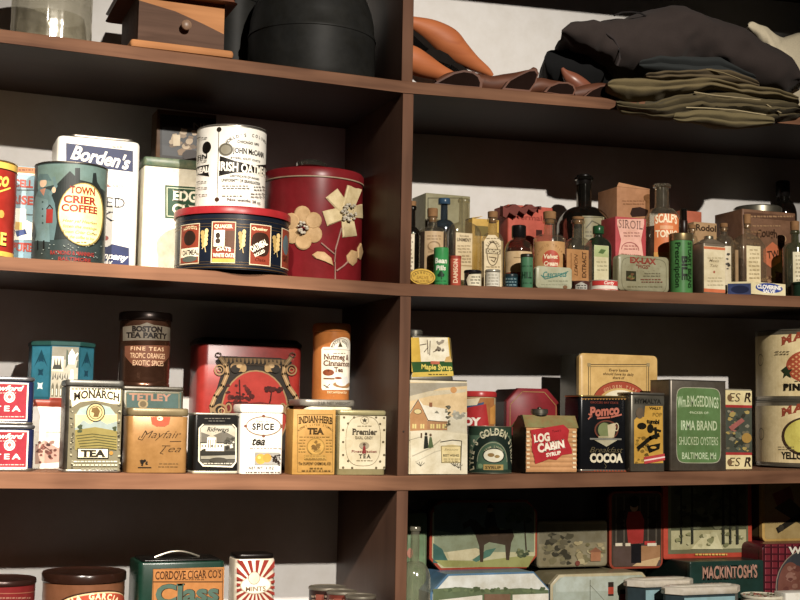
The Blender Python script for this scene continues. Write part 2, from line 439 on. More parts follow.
for r in 'ABCD':
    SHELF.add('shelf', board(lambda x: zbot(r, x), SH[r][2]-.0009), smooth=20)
    SHELF.add('lit_facing', lit_facing(lambda x: zbot(r, x), SH[r][2]), smooth=20, label='brown front and top of the board, lit tone painted in')
SHELF.add('shelf', board(zsh, .0195), smooth=20); SHELF.add('lit_facing', lit_facing(zsh, .0205), smooth=20)
def post(px0, px1, py, za, zb):
    m = MB(); x0, x1 = onY(px0, py, .002).x, onY(px1, py, .002).x
    m.box(x0, x1, .0035, DEP, za, zb, WDZ, .0008); u = SHELF.add('upright', m); m = MB(); m.box(x0, x1, .0005, .0034, za, zb, WEZ, .001); SHELF.add('lit_front_strip', m, u); return x0, x1  # lit wood tone on the post's front, shade tone on its sides
POST = {}
for r, zr, (a, b, y) in (('D', 'C', (395.6, 407, 545)), ('C', 'B', (398.3, 409.3, 390)), ('B', 'A', (401.2, 412, 180)), ('A', None, (402, 413, 40))):
    POST[r] = post(a, b, y, ztop(r, 0), zbot(zr, .006) if zr else ZTOP)
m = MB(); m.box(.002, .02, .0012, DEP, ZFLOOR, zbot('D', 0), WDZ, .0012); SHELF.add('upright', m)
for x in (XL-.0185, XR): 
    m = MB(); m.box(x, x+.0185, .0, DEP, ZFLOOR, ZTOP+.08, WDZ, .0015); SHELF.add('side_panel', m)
# small nail heads and the paper scrap on the shelf edge
nm = paint('2a1d16', .5, .1, .4)
for (x, y) in ((191.5, 61), (387.5, 83), (562.7, 99.5), (403.5, 431.5)):
    P = onY(x, y, 0); m = MB(); m.loft([[P+Vector((.0014*math.cos(2*PI*k/10), d, .0014*math.sin(2*PI*k/10))) for k in range(10)] for d in (.0006, -.0006)], nm)
    SHELF.add('nail_head', m)
P = onY(112, 485, 0); m = MB(); a = [onY(x, y, -.0006) for x, y in ((103.5, 487), (122, 488), (124, 481.5), (117, 483), (110, 482), (104, 484))]
m.prism(a, (0, -.0004, 0), paint('e9d2b0', .7, .2)); SHELF.add('paper_scrap', m, label='torn scrap of pale paper stuck to the shelf edge')

TINM = tin('9a948a', .32, .5); DTIN = tin('5b554c', .38, .6); GOLD = tin('b9995a', .3, .35)
BLACK = paint('17161a', .38, .1); WHITE = paint('dedacf', .38, .05); CREAM = paint('e6dcbc', .45, .12, wearcol='b79f72')
GLASS = glass('f0ece0', .3, .08, .045); AMBER = glass('a8561c', .5, .06, .05); DARKB = glass('4a2c18', .4, .06, .02); GREENG = glass('2a7a40', .55, .06, .05); BLUEG = glass('4a789f', .5, .06, .06)
CORK = paint('8c6640', .85, .5, 0, 120, .1, '6b4a2c')

# ------------------------------------------------------------------ builders for the common kinds
def tin_box(name, label, cat, b, col, r=.006, lid=None, lidcol=None, group=None, base=None, bev=.0012, over=.001):
    """rectangular tin: body, base seam and (lid = pixel row of the lid's lower edge) a lid"""
    t = Thing(name, label, cat, b.base, group); m = MB()
    zl = b.z(lid) if lid else b.z1
    m.rbox(b.x0, b.x1, b.y0, b.y1, b.z0, zl-(.0004 if lid else 0), r, bev, col); t.add('body', m)
    if base: 
        m = MB(); m.rbox(b.x0-.0006, b.x1+.0006, b.y0-.0006, b.y1+.0006, b.z0, b.z0+.004, r, .001, base); t.add('base_rim', m)
    if lid:
        m = MB(); m.rbox(b.x0-over, b.x1+over, b.y0-over, b.y1+over, zl, b.z1, r+over, min(.003, (b.z1-zl)*.4), lidcol or col); t.add('lid', m)
    return t, Art(b.face())
def can(name, label, cat, c, col, rim=TINM, rh=.003, lidtop=True, group=None, n=72):
    t = Thing(name, label, cat, c.base, group); m = MB(); R = c.R
    m.cyl(c.x, c.y, [(R-.0007, c.z0+rh), (R-.0007, c.z1-rh)], col, n); t.add('body', m)
    for nme, za, zb in (('bottom_rim', c.z0, c.z0+rh), ('top_rim', c.z1-rh, c.z1)):
        m = MB(); h = (zb-za); m.cyl(c.x, c.y, [(R-.002, za), (R, za+h*.25), (R, za+h*.75), (R-.001, zb), (R-.003, zb), (R-.0035, zb-.0025)] if nme == 'top_rim' else [(R-.003, za), (R, za+h*.2), (R, za+h*.7), (R-.001, zb)], rim, n)
        t.add(nme, m)
    return t, Art(c.face(R-.0007))
def bottle(name, label, c, ysh, yn, nl, nr, gl, sq=None, group=None, lip=True, cork=None, cap=None, n=40, fill=None):
    """c: CY of the body; ysh/yn pixel rows where the shoulder starts / the neck starts; nl..nr neck columns"""
    t = Thing(name, label, 'bottle', c.base, group); R = c.R; k = R/((nr-nl)/2+1e-9)
    pxm = R*2/abs(c_px(c)); rn = (nr-nl)/2*pxm; zs, zn, zt = c.z(ysh), c.z(yn), c.z1
    pr = [(R*.9, c.z0+.0005), (R, c.z0+.003), (R, zs)]
    for i in range(1, 7):
        a = i/6*PI/2; pr.append((rn+(R-rn)*math.cos(a)**1.0*(1 if i < 6 else 0), zs+(zn-zs)*math.sin(a)**1.25))
    lh = min(.006, (zt-zn)*.35)
    pr += [(rn*.98, zn+(zt-zn)*.3), (rn*.95, zt-lh*1.15)]
    if lip: pr += [(rn*1.22, zt-lh), (rn*1.25, zt-lh*.35), (rn*1.1, zt)]
    else: pr += [(rn*.95, zt)]
    def ringsof(P, ins=0):
        out = []
        for r, z in P:
            f = min(1, max(0, (r-rn*1.25)/(R-rn*1.25+1e-9)))
            if sq: 
                d = 2*(r*(1-f)+r*sq[0]*f); rad = min(r, d/2)*(1-f)*.995+sq[1]*f
                out.append(rr(c.x, c.y, 2*r, d, max(rad, .001), z, 9))
            else: out.append(circ(c.x, c.y, r, z, n))
        return out
    m = MB(); m.loft(ringsof(pr), gl, True, True); t.add('glass', m)
    if fill is not None:
        m = MB(); zf = c.z(fill[0]); q = [(r*.93, max(z, c.z0+.003)) for r, z in pr if z < zf]; q.append((min(q[-1][0], R*.93), zf))
        m.loft(ringsof(q), fill[1]); t.add('contents', m)
    if cork is not None:
        m = MB(); zc = c.z(cork); m.cyl(c.x, c.y, [(rn*.8, zt-.008), (rn*.85, zt), (rn*1.1, zt+.0005), (rn*1.15, zc-.001), (rn*1.0, zc)], CORK, 24); t.add('cork', m)
    if cap is not None:
        m = MB(); zc, z1, col, rc = c.z(cap[0]), c.z(cap[1]), cap[2], cap[3]*pxm
        m.cyl(c.x, c.y, [(rc*.97, z1), (rc, z1+.0006), (rc, zc-.0015), (rc*.9, zc)], col, 28); t.add('cap', m)
    if sq: a = Art(Flat((c.x-R, c.y-R*sq[0]), (c.x+R, c.y-R*sq[0]), c.z0))
    else: a = Art(c.face())
    return t, a
def c_px(c):
    v = Vector((EYE.x-c.x, EYE.y-c.y)).normalized(); s = Vector((-v.y, v.x))*c.R
    return proj((c.x+s.x, c.y+s.y, c.z0+.03))[0]-proj((c.x-s.x, c.y-s.y, c.z0+.03))[0]

# ================================================================== TOP LEFT: jar, coffee mill, black pots
c = CY(14, 95, -60, .02, 'A')
t = Thing('glass_jar', 'large clear ribbed glass jar at the left end of the top shelf', 'jar', c.base); m = MB()
RG = []
for f, z in ((.93, c.z0), (1, c.z0+.004), (.995, c.z0+.018), (1, c.z0+.022), (1, c.z0+.034), (.99, c.z0+.038), (1, c.z1-.02), (.8, c.z1)):
    RG.append([Vector((c.x+c.R*f*(1+.012*math.cos(14*2*PI*k/112))*math.cos(2*PI*k/112), c.y+c.R*f*(1+.012*math.cos(14*2*PI*k/112))*math.sin(2*PI*k/112), z)) for k in range(112)])
m.loft(RG, glass('e6e4da', .45, .14, .14), True, True); t.add('jar_body', m)
m = MB(); m.cyl(c.x, c.y, [(c.R*.86, c.z0+.006), (c.R*.88, c.z0+.02), (c.R*.86, c.z0+.035), (c.R*.8, c.z0+.05)], glass('e2e0d6', .45, .15, .1), 40, c0=True, c1=False); t.add('inner_wall', m)
m = MB(); m.cyl(c.x, c.y, [(c.R*.82, c.z1), (c.R*.84, c.z1+.012), (c.R*.5, c.z1+.02)], TINM, 40); t.add('lid', m)

b = BX(138.5, 225, -25, .03, .15, 'A')
t = Thing('coffee_mill', 'old wooden box coffee mill with a small drawer on the top shelf', 'coffee grinder', b.base)
OW = wood('bd7f48', '8c5629', 9, .7, 0); DW = wood('64493a', '402c20', 12, .7, 0, .4)
x0, x1, y0, y1, z0 = b.x0, b.x1, b.y0, b.y1, b.z0
zt = b.z(-25); pr = lambda y: b.z(y)
m = MB(); m.box(x0-.014, x1+.010, y0-.029, y1+.012, z0, z0+.013, OW, .005); t.add('base_board', m)
m = MB(); m.box(x0, x1, y0+.004, y1, z0+.0157, zt, DW, .002); t.add('body', m)
m = MB(); a = [(x0+.001, pr(6)), (x0+(x1-x0)*.42, pr(12)), (x0+(x1-x0)*.75, pr(21)), (x1, pr(29)), (x1, zt), (x0+.001, zt)]
m.prism([(x, y0-.0005, z) for x, z in a], (0, .0045, 0), OW); t.add('front_board', m)
m = MB(); a = [(x0+.001, z0+.0165), (x1, z0+.0165), (x1, pr(29.3)), (x0+(x1-x0)*.75, pr(21.4)), (x0+(x1-x0)*.42, pr(12.4)), (x0+.001, pr(6.3))]
m.prism([(x, y0-.0025, z) for x, z in a], (0, .006, 0), DW); dr = t.add('drawer', m)
P = onY(184.5, 27.5, y0); m = MB(); KN = wood('8d6c52', '5c4433', 20, .4, 1)
R = [[P+Vector((r*math.cos(2*PI*k/20), -d, r*math.sin(2*PI*k/20))) for k in range(20)] for d, r in ((.003, .004), (.009, .004), (.011, .0075), (.016, .0078), (.018, .005))]
m.loft([list(r) for r in R], KN); t.add('knob', m, dr)
m = MB(); m.box(x0-.02, x1+.012, y0-.016, y1+.012, pr(-8), pr(-1)-.0005, wood('7b4a30', '55301d', 9, .4, 0), .004); t.add('top_board', m)
m = MB(); cm, cy0 = b.xm, b.ym; m.cyl(cm, cy0, [(.05, pr(-8)), (.055, pr(-8)+.02), (.03, pr(-8)+.04), (.008, pr(-8)+.045)], tin('4a3a30', .5), 32); t.add('hopper', m)

POT = paint('1a1a19', .6, .35, 0, 30, .22, '2c2b28')
c = CY(249, 376, -6, .014, 'A')
t = Thing('black_canister', 'big round black metal canister with a domed lid beside the post', 'canister', c.base); m = MB(); R = c.R
m.cyl(c.x, c.y, [(R*.93, c.z0), (R*.985, c.z0+.004), (R, c.z0+.012), (R, c.z(24))], POT); t.add('body', m)
m = MB(); zl = c.z(24); m.cyl(c.x, c.y, [(R, zl), (R*1.012, zl+.001), (R*1.012, zl+.004), (R*.99, zl+.008)]+[(R*.99*math.cos(a), zl+.008+.125*math.sin(a)) for a in [i*PI/18 for i in range(1, 9)]], POT); t.add('lid', m)
m = MB(); m.ball((c.x, c.y, zl+.16), .016, .016, .012, POT); t.add('lid_knob', m)
c = CY(206, 262, -20, 0, 'A', yc=.225)
t = Thing('black_pot', 'black iron pot half hidden behind the coffee mill', 'pot', c.base); m = MB(); R = c.R
m.cyl(c.x, c.y, [(R*.8, c.z0), (R, c.z0+.012), (R, c.z1-.03), (R*.95, c.z1-.03), (R*.95, c.z0+.012)], POT); t.add('body', m)
m = MB(); m.cyl(c.x, c.y, [(R*1.03, c.z1-.0295), (R*1.03, c.z1-.024), (R*.7, c.z1-.008), (R*.1, c.z1)], POT); t.add('lid', m)

# ================================================================== TOP RIGHT: wooden shoe forms, clothes
OR = wood('b5642a', '94481a', 7, .6, 0, .05); BR = wood('66381f', '3c1f12', 9, .55, 0, .08); SOLE = paint('17120f', .8, .2, 0, 60, .1)
def form(name, label, path, Y, mat, flat=.7, group=None, extra=None, dY=0):
    pts = [onY(x, y, Y+dY*i) for i, (x, y, r) in enumerate(path)]; sc = (onY(path[0][0]+10, path[0][1], Y)-onY(path[0][0], path[0][1], Y)).length/10
    rad = [r*sc*.9 for _, _, r in path]
    lowest = min(p.z-r for p, r in zip(pts, rad)); 
    base = (sum(p.x for p in pts)/len(pts), Y, ztop('A', pts[0].x))
    t = Thing(name, label, 'shoe form', base, group); m = MB()
    # interpolate for a smooth outline
    Q, W = [], []
    n = len(pts)
    for i in range(n-1):
        for k in range(5):
            f = k/5; p0, p1, p2, p3 = pts[max(i-1, 0)], pts[i], pts[i+1], pts[min(i+2, n-1)]
            r0, r1, r2, r3 = rad[max(i-1, 0)], rad[i], rad[i+1], rad[min(i+2, n-1)]
            g = lambda a, b_, c_, d: .5*((2*b_)+(c_-a)*f+(2*a-5*b_+4*c_-d)*f*f+(3*b_-a-3*c_+d)*f**3)
            Q.append(Vector([g(p0[j], p1[j], p2[j], p3[j]) for j in range(3)])); W.append(max(.0008, g(r0, r1, r2, r3)))
    Q.append(pts[-1]); W.append(rad[-1])
    m.tube(Q, W, mat, 18); t.add('form', m); return t, Q, W
G = 'wooden shoe forms on the top shelf'
t, Q, W = form('shoe_form', 'tall orange wooden shoe form leaning down beside the post', [(396, 20, 5), (412, 23, 7), (430, 31, 12.5), (446, 42, 16), (459, 53, 13), (473, 63, 8.5), (486, 71, 5), (492, 76, 2.5)], .19, OR, group=G)
a = [onY(x, y, .185) for x, y in ((403, 22), (412, 29), (440, 48), (462, 65), (470, 72), (462, 72), (440, 57), (425, 46), (412, 34), (403, 27))]
m = MB(); m.prism([p+Vector((0, 0, 0)) for p in a], (0, .05, 0), SOLE); t.add('sole', m, label='black sole strip under the orange form')
t, Q, W = form('shoe_form', 'low orange wooden shoe form lying against the post', [(394, 54, 10), (408, 58, 14), (422, 65, 13), (438, 72, 9), (455, 78, 5), (464, 82, 2.5)], .13, OR, group=G)
a = [onY(x, y, .128) for x, y in ((425, 52), (429, 49), (440, 50), (448, 54), (456, 62), (450, 65), (436, 60), (427, 57))]
m = MB(); m.prism(a, (0, .03, 0), SOLE); t.add('heel_block', m)
def last(label, body, end, Y):
    """carved form with a dark hollow cut end: body is a path with radii, end the outline of the cut face"""
    t, Q, W = form('shoe_last', label, body, Y+.02, BR, group='brown wooden lasts on the shelf edge')
    e = [onY(x, y, Y-.004) for x, y in end]; m = MB(); m.prism(e, (0, .03, 0), BR); t.add('end_block', m)
    cx = sum(p.x for p in e)/len(e); cz = sum(p.z for p in e)/len(e)
    e2 = [Vector((cx+(p.x-cx)*.86, p.y-.0008, cz+(p.z-cz)*.8-.0008)) for p in e]; m = MB(); m.prism(e2, (0, .004, 0), paint('1c100c', .9, .3, 0, 60, .05)); t.add('hollow', m, label='dark hollow cut face')
last('brown wooden last with a half round dark end, in front of the orange form', [(436, 83, 3), (448, 80, 7), (462, 79, 8), (476, 82, 9), (490, 85, 9), (502, 88, 6)], [(434, 83.5), (443, 78), (453, 72.5), (464, 70), (474, 71.5), (480, 76), (482.5, 83), (482, 88), (455, 86)], .012)
last('brown wooden last with an upturned tip, second from the post', [(480, 83, 9), (492, 85, 9), (505, 83, 9), (518, 80, 8), (530, 76, 7), (535, 69, 3)], [(502, 89.5), (508, 81), (518, 75), (530, 69), (536, 68.5), (539, 73), (536, 83), (530, 92)], .012)
last('brown wooden last just left of the pointed one', [(524, 90, 6), (538, 86, 8), (550, 88, 8), (562, 90, 8), (572, 91, 6)], [(544, 92), (549, 86), (558, 82), (568, 82), (574, 85), (576, 90), (574, 95), (560, 94.5)], .008)
t, Q, W = form('shoe_last', 'pointed reddish wooden last tapering up behind the shelf edge', [(562, 68, 1.5), (565, 73, 4), (572, 80, 8), (582, 88, 9), (592, 92, 6)], .05, wood('8a4f36', '5e3223', 9, .35, 0, .08), group='brown wooden lasts on the shelf edge')
last('reddish wooden last nearest the folded clothes', [(572, 95, 6), (586, 93, 8), (600, 91, 8), (608, 92, 7), (613, 93, 4)], [(583, 97), (591, 90), (600, 85.5), (609, 84), (613.5, 86), (614, 92), (611, 99.5)], .006)

def garment(name, label, cat, top, bot, Y0, Y1, col, seed=0, lump=.5, folds=1, group='clothes folded on the top shelf', droop=0, base=None, edge=None):
    """folded cloth: outline seen from the front, rounded front fold, wrinkled surface"""
    xs = sorted(set([p[0] for p in top]+[p[0] for p in bot])); x0, x1 = max(top[0][0], bot[0][0]), min(top[-1][0], bot[-1][0])
    def at(L, x):
        for (a, b_), (c_, d) in zip(L, L[1:]):
            if a <= x <= c_: return b_+(d-b_)*((x-a)/(c_-a+1e-9))
        return L[-1][1] if x > L[-1][0] else L[0][1]
    N = 90; K = 72; R = []; pb = []
    for i in range(N+1):
        x = x0+(x1-x0)*i/N; yt, yb = at(top, x), at(bot, x)
        pt, pq = onY(x, yt, Y0+.03), onY(x, yb, Y0+.006); zt, zb = pt.z, min(pq.z, pt.z-.002)
        e = min(1, min(i, N-i)/3.0); e = math.sqrt(1-(1-e)**2) if e < 1 else 1
        SK = ray(x, yt).x/ray(x, yt).y*.85; zc = (zt+zb)/2; ring = []; X = (pt.x+pq.x)/2
        for k in range(K):
            a = 2*PI*k/K; ca, sa = math.cos(a), math.sin(a)
            sg = lambda v, p: math.copysign(abs(v)**p, v)
            yy = (Y0+Y1)/2 - sg(ca, .55)*(Y1-Y0)/2*(1 if ca < 0 else 1); zz = zc+sg(sa, .75)*(zt-zb)/2*max(e, .55)
            if folds > 1 and ca > 0: yy -= .010*abs(math.sin(PI*folds*(zz-zb)/(zt-zb+1e-6)))-.005
            if droop and yy < .0: zz -= droop*min(1, -yy/.03)*(1 if sa < .3 else .6)
            P = Vector((X+max(0, yy-Y0)*SK, yy, zz)); nv = noise.noise_vector(P*14+Vector((seed*3.1, 0, seed)))*.0065*lump + noise.noise_vector(P*38+Vector((seed, 5, 0)))*.0025*lump
            P += Vector((nv.x, nv.y, nv.z*.7)); 
            if base is not None: P.z = max(P.z, base(P))
            ring.append(P)
        R.append(list(reversed(ring)))
    m = MB(); m.loft(R, cloth(col)); cen = sum((r[0] for r in R), Vector())/len(R)
    t = Thing(name, label, cat, (cen.x, (Y0+Y1)/2, min(p.z for r in R for p in r)), group); t.add('fabric', m, smooth=75)
    if edge:
        m = MB(); 
        pts = [onY(x, y, Y0+dy) for x, y, dy in edge[0]]; m.tube(pts, edge[2], cloth(edge[1]), 8); t.add('hem', m, smooth=60)
    return t
flr = lambda P: ztop('A', P.x)+.0006 if P.y > -.001 else -9
garment('folded_trousers', 'olive folded trousers at the bottom of the pile, hanging over the shelf edge', 'clothing',
        [(668, 109), (690, 107), (720, 108), (750, 111), (766, 114)], [(668, 114), (690, 119), (720, 122), (750, 122.5), (766, 119)], -.042, .20, '65593a', 1, 1.3, 2, droop=.012, base=flr, edge=([(686, 107.5, .0), (705, 108, -.002), (735, 110, -.002), (766, 115, -.001)], 'a1916b', .0011))
garment('folded_trousers', 'olive folded trousers with several creased layers, middle of the pile', 'clothing',
        [(612, 100), (640, 103), (665, 98), (695, 91), (730, 92), (765, 97), (788, 101), (797, 108)], [(612, 111), (640, 115), (665, 117), (695, 114), (740, 118), (765, 122), (781, 119), (797, 113)], -.034, .22, '54492f', 2, 1.5, 4, base=flr, edge=([(694, 92, .0), (712, 95, -.002), (740, 98, -.002), (760, 100, -.002), (772, 108, -.002), (781, 113, .0)], '938360', .0012))
garment('folded_trousers', 'smooth olive folded trousers lying on top of the creased pair', 'clothing',
        [(603, 80), (620, 79), (650, 80), (700, 79), (740, 84), (775, 88), (792, 95)], [(603, 90), (622, 98), (650, 98), (680, 92), (700, 91), (740, 95), (775, 98), (792, 103)], -.03, .22, '695b3b', 3, 1.5, 2)
garment('folded_trousers', 'narrow brown roll of trousers tucked between the slate garment and the olive pile', 'clothing',
        [(640, 74), (660, 72), (690, 72), (705, 68), (722, 70), (738, 76), (753, 82)], [(640, 80), (690, 81), (720, 83), (753, 87)], -.02, .2, '584a32', 9, .9, 2, edge=([(706, 69, 0), (724, 73, -.001), (740, 79, -.001)], '7a6a48', .001))
garment('folded_sweater', 'dark slate folded garment under the big brown jacket', 'clothing',
        [(634, 62), (655, 55), (690, 55), (715, 56), (730, 66), (750, 76)], [(634, 70), (655, 74), (690, 79), (715, 79), (750, 84)], .0, .22, '272a2a', 4, .6, 2)
garment('black_garment', 'black folded garment standing beneath the jacket cuff', 'clothing',
        [(540, 51), (546, 48), (568, 47), (590, 36), (610, 45), (634, 62)], [(540, 72), (548, 80), (575, 86), (600, 84), (634, 80)], .05, .25, '0f0f10', 5, .5, 1)
t = garment('jacket', 'big dark brown jacket draped over the top of the clothes pile', 'clothing',
        [(557, 27), (564, 21), (578, 18), (600, 17), (620, 13), (645, 6), (665, 3), (690, 5), (715, 14), (740, 27), (765, 42), (783, 56), (795, 72)],
        [(557, 33), (566, 40), (580, 46), (600, 55), (612, 66), (630, 68), (655, 62), (690, 57), (712, 56), (730, 66), (755, 80), (778, 92), (795, 82)], -.012, .22, '332a27', 6, 2.2, 1)
def seam(pts, Y, r, col): 
    m = MB(); m.tube([onY(x, y, Y) for x, y in pts], r, cloth(col), 8); return m
t.add('cuff', seam([(606, 33), (614, 39), (619, 48), (620, 58), (617, 66)], -.005, .0022, '352d2c'))
t.add('pocket_flap', seam([(614, 15.5), (622, 12.5), (632, 12), (640, 13), (646, 16)], .0, .0016, '1d1918'))
garment('shirt', 'crumpled off-white shirt at the right end of the clothes pile', 'clothing',
        [(744, 26), (750, 22), (765, 29), (780, 34), (792, 30), (830, 26), (870, 40)], [(744, 34), (760, 50), (775, 90), (786, 110), (830, 114), (870, 116)], .05, .26, 'dccdac', 7, 2.0, 1, base=flr)
# ================================================================== SECOND ROW LEFT: coffee, malted milk, oats
zone_gain(.5)
c = CY(-56, 18, 157, .014, 'B')
t, a = can('coffee_can', 'red coffee can with yellow rim cut off by the left edge', 'can', c, paint('c22a18', .35, .12), GOLD, .003)
a.full(-.2, .2, c.h-.012, c.h-.003, 'e0b63a'); a.full(-.2, .2, .003, .010, 'e0b63a'); a.full(-.2, .2, c.h-.0135, c.h-.012, '3a2a18')
a.text('Mexico', -14, 186, 52, 14, 'f0c23c', .03, .35, 0, .12); a.line([(-2, 192), (10, 188)], 1.6, 'f0c23c'); a.oval(1, 214, 3, 4, 'e6a53c')
a.text('COFFEE', -20, 243, 58, 12, '2a1a10', .05); a.text('COFFEE', -20.6, 242.4, 58, 12, 'f3c640', .03)
t.add('label', a.mb)
b = BX(10, 35, 166, .11, .06, 'B')
t, a = tin_box('blue_carton', 'light blue carton with red lettering between the red can and the dark coffee tin', 'box', b, paint('8fb6c6', .5, .15, wearcol='5f7f8c'), .002)
a.rect(10, 167, 35, 173, 'd5833c'); a.rect(10, 173, 35, 174.5, 'efe3c0'); a.lines(11, 34, [170], '8a4a1e', 1.5)
a.text('CELL', 23, 187, 20, 7, 'd5533c', .04); a.text('RISE', 22, 204, 22, 8, 'd5533c', .04); a.text('PURE', 22, 251, 21, 7, 'd5533c', .04)
a.line([(10, 190), (35, 190)], .8, '5d4a3a'); a.line([(10, 214), (35, 215)], .8, '5d4a3a'); a.line([(10, 243), (35, 244)], 1.5, 'c8402e')
a.poly([(14, 208), (26, 209), (26, 220), (34, 224), (33, 240), (14, 240)], 'ece6d4'); a.rect(15, 222, 22, 230, 'e3b44a'); a.poly([(15, 231), (25, 229), (27, 234), (17, 237)], '3a55a0')
t.add('label', a.mb)
c = CY(34, 108.5, 161, .012, 'B')
t, a = can('coffee_tin', 'round dark teal coffee tin with an oval yellow label and a coated figure', 'tin', c, paint('3a4a4a', .4, .3, wearcol='23302f'), DTIN, .0025)
a.poly([(38, 166), (106, 170), (105, 192), (88, 182), (38, 190)], '74928c')
a.poly([(52, 190), (70, 171), (75, 176), (75, 168), (80, 168), (80, 180), (92, 183), (93, 173), (96, 173), (97, 182), (104, 196), (104, 240), (50, 240)], '2b3434')
a.poly([(36, 196), (40, 187), (50, 190), (55, 204), (57, 222), (54, 240), (37, 241), (35, 222)], '668589'); a.poly([(36, 196), (33, 214), (38, 232), (35, 241), (50, 242), (48, 200)], '76979a')
a.line([(50, 195), (56, 186), (54, 178)], 3.4, '6e8e92'); a.oval(43.5, 183, 3.4, 4.2, 'c9a98a'); a.poly([(37, 181), (40, 174), (48, 174), (52, 181), (45, 180)], '5d7a7c'); a.poly([(40, 190), (46, 188), (44, 196)], 'c58a70')
a.oval(54, 190, 2, 3, 'c9a98a'); a.line([(38, 241), (38, 249)], 2, '1c2020'); a.line([(44, 241), (44, 250)], 2, '1c2020')
for i in range(4): a.oval(43, 202+i*7, .8, .8, '33494c')
a.rect(46.5, 209, 53, 223, 'a8322a'); a.line([(47, 209), (50, 205), (53, 209)], 1, '3a1a14')
a.oval(80.5, 214, 23.4, 32.5, '2a2a20'); a.oval(80.5, 214, 22.6, 31.7, 'b09a50'); a.oval(80.5, 214, 21.4, 30.5, 'f1dd8c')
a.text('TOWN', 83, 194, 25, 6.6, 'b5301f', .045, sf=True); a.text('CRIER', 81, 203.5, 33, 7, 'b5301f', .045, sf=True); a.text('COFFEE', 80.5, 212, 36, 6.6, 'b5301f', .045, sf=True)
for i, (s, y, w_) in enumerate((('Hear ye! Hearken', 223, 34), ('listen the message', 228.5, 34), ('Town Crier Coffee', 234, 34), ('is the coffee to buy', 239, 28))): a.text(s, 81, y, w_, 2.9, '4a3a1c', .01, .3)
a.lines(76, 86, [242.5], '7a6428', 1)
a.text('RAYMOND & MANNING', 73, 255, 44, 3.8, 'a8342c', .03); a.text('BALTIMORE', 75, 261, 32, 3.4, 'a8342c', .03)
R = random.Random(4)
for _ in range(30): a.oval(R.uniform(40, 100), R.uniform(243, 260), .7, .5, '93a19b')
t.add('label', a.mb)
b = BX(57, 140.5, 138, .145, .085, 'B')
t, a = tin_box('malted_milk_tin', 'tall white tin with dark blue script panels behind the dark coffee tin', 'tin', b, WHITE, .012, bev=.006)
a.poly([(66, 143), (133, 151), (133, 172), (66, 164)], '27356e'); a.text("Borden's", 100, 164, 58, 13, 'f2efe4', .03, .3, 0, -.11)
a.text('MALTED', 94, 206, 62, 10, '5a5a62', -.005, sf=True); a.text('MILK', 88, 219.5, 54, 9.5, '5a5a62', -.005, sf=True); a.text('STANDARD', 108, 187, 30, 3, '8a8a88', .0)
a.poly([(103, 183), (111, 186), (103, 188)], 'd5624c'); a.oval(105, 238, 3.5, 2.5, 'd5624c'); a.poly([(60, 247), (107, 247), (112, 244), (129, 248), (129, 268), (60, 262)], '27356e')
a.text('Company', 108, 258.5, 40, 6, 'f2efe4', .03, .3, 0, -.06); a.text('NEW YORK', 98, 264.5, 30, 4, 'f2efe4', .03); a.lines(112, 122, [147], '9a9a94', 1)
t.add('label', a.mb); m = MB(); m.rbox(b.x0+.02, b.x1-.008, b.y0+.012, b.y1-.01, b.z1, b.z1+.006, .01, .002, TINM); t.add('lid', m)
b = BX(144, 205, 158.5, .165, .075, 'B'); edg = b
t, a = tin_box('green_lidded_tin', 'cream tin with a green lid and green corner panel beside the white tin', 'tin', b, paint('e8e2cc', .4, .12, wearcol='b5a67e'), .004, lid=167.5, lidcol=paint('6d8f74', .4, .5, wearcol='b9b48c'))
a.poly([(165, 185), (206, 188), (206, 221), (165, 218)], '3f6b4c'); a.line([(167, 187.5), (206, 190)], .9, 'cdd4b4'); a.line([(167, 187.5), (167, 216), (206, 219)], .9, 'cdd4b4')
a.text('EDGE', 188, 201.5, 31, 10, 'efe9d0', .04, sf=True); a.text('CUT', 186, 214, 28, 9, 'efe9d0', .04, sf=True)
t.add('label', a.mb)
b = BX(156.5, 216, 112, .185, .045, edg.z1)
t, a = tin_box('picture_box', 'old box with a sepia picture of people standing on the green-lidded tin', 'box', b, paint('7a5636', .6, .3), .0015)
a.poly([(160, 114), (216, 119), (216, 164), (160, 158)], '2a211c'); a.poly([(162, 127), (200, 128), (216, 140), (216, 161), (162, 155)], '55585e'); a.blobs(163, 126, 214, 157, ['b79c7c', 'cdb698', '8d7358', 'a98a68'], 26, 2.5, 6, 3)
a.text('NEW', 207, 130, 28, 6, '8c7f70', .01); a.oval(192, 156, 10, 6, '2f1e16'); a.poly([(173, 135), (180, 135), (180, 146), (173, 146)], 'd9c9ac')
t.add('picture', a.mb)
c = CY(174, 291, 205.5, -.02, 'B'); qk = c
t = Thing('oats_tin', 'wide low dark blue tin with a red plastic lid and pictures of oatmeal boxes', 'tin', c.base); m = MB(); R = c.R; zl = c.z(213)
m.cyl(c.x, c.y, [(R*.8, c.z0), (R*.8, c.z0+.0025), (R*.955, c.z0+.0025), (R*.955, c.z0+.004), (R*.968, c.z0+.005), (R*.968, zl+.001)], paint('1d2536', .35, .1), 96); t.add('body', m)
m = MB(); m.cyl(c.x, c.y, [(R, zl), (R*1.0, zl+.001), (R, c.z1-.002), (R*.985, c.z1)], paint('c8202a', .4, .06), 96); t.add('lid', m)
GB = paint('9c7f58', .3, .3, .6)
m = MB()
for z, h in ((c.z0+.004, .002), (c.z0+.0085, .0016), (c.z0+.0125, .0012), (c.z(224), .0014), (c.z(227), .0018), (c.z(219), .001)): m.cyl(c.x, c.y, [(R*.966, z), (R*.975, z+h*.3), (R*.975, z+h*.7), (R*.966, z+h)], GB, 96)
t.add('bead', m); a = Art(Round(c.x, c.y, R*.968, c.z0)); a.off = .0004
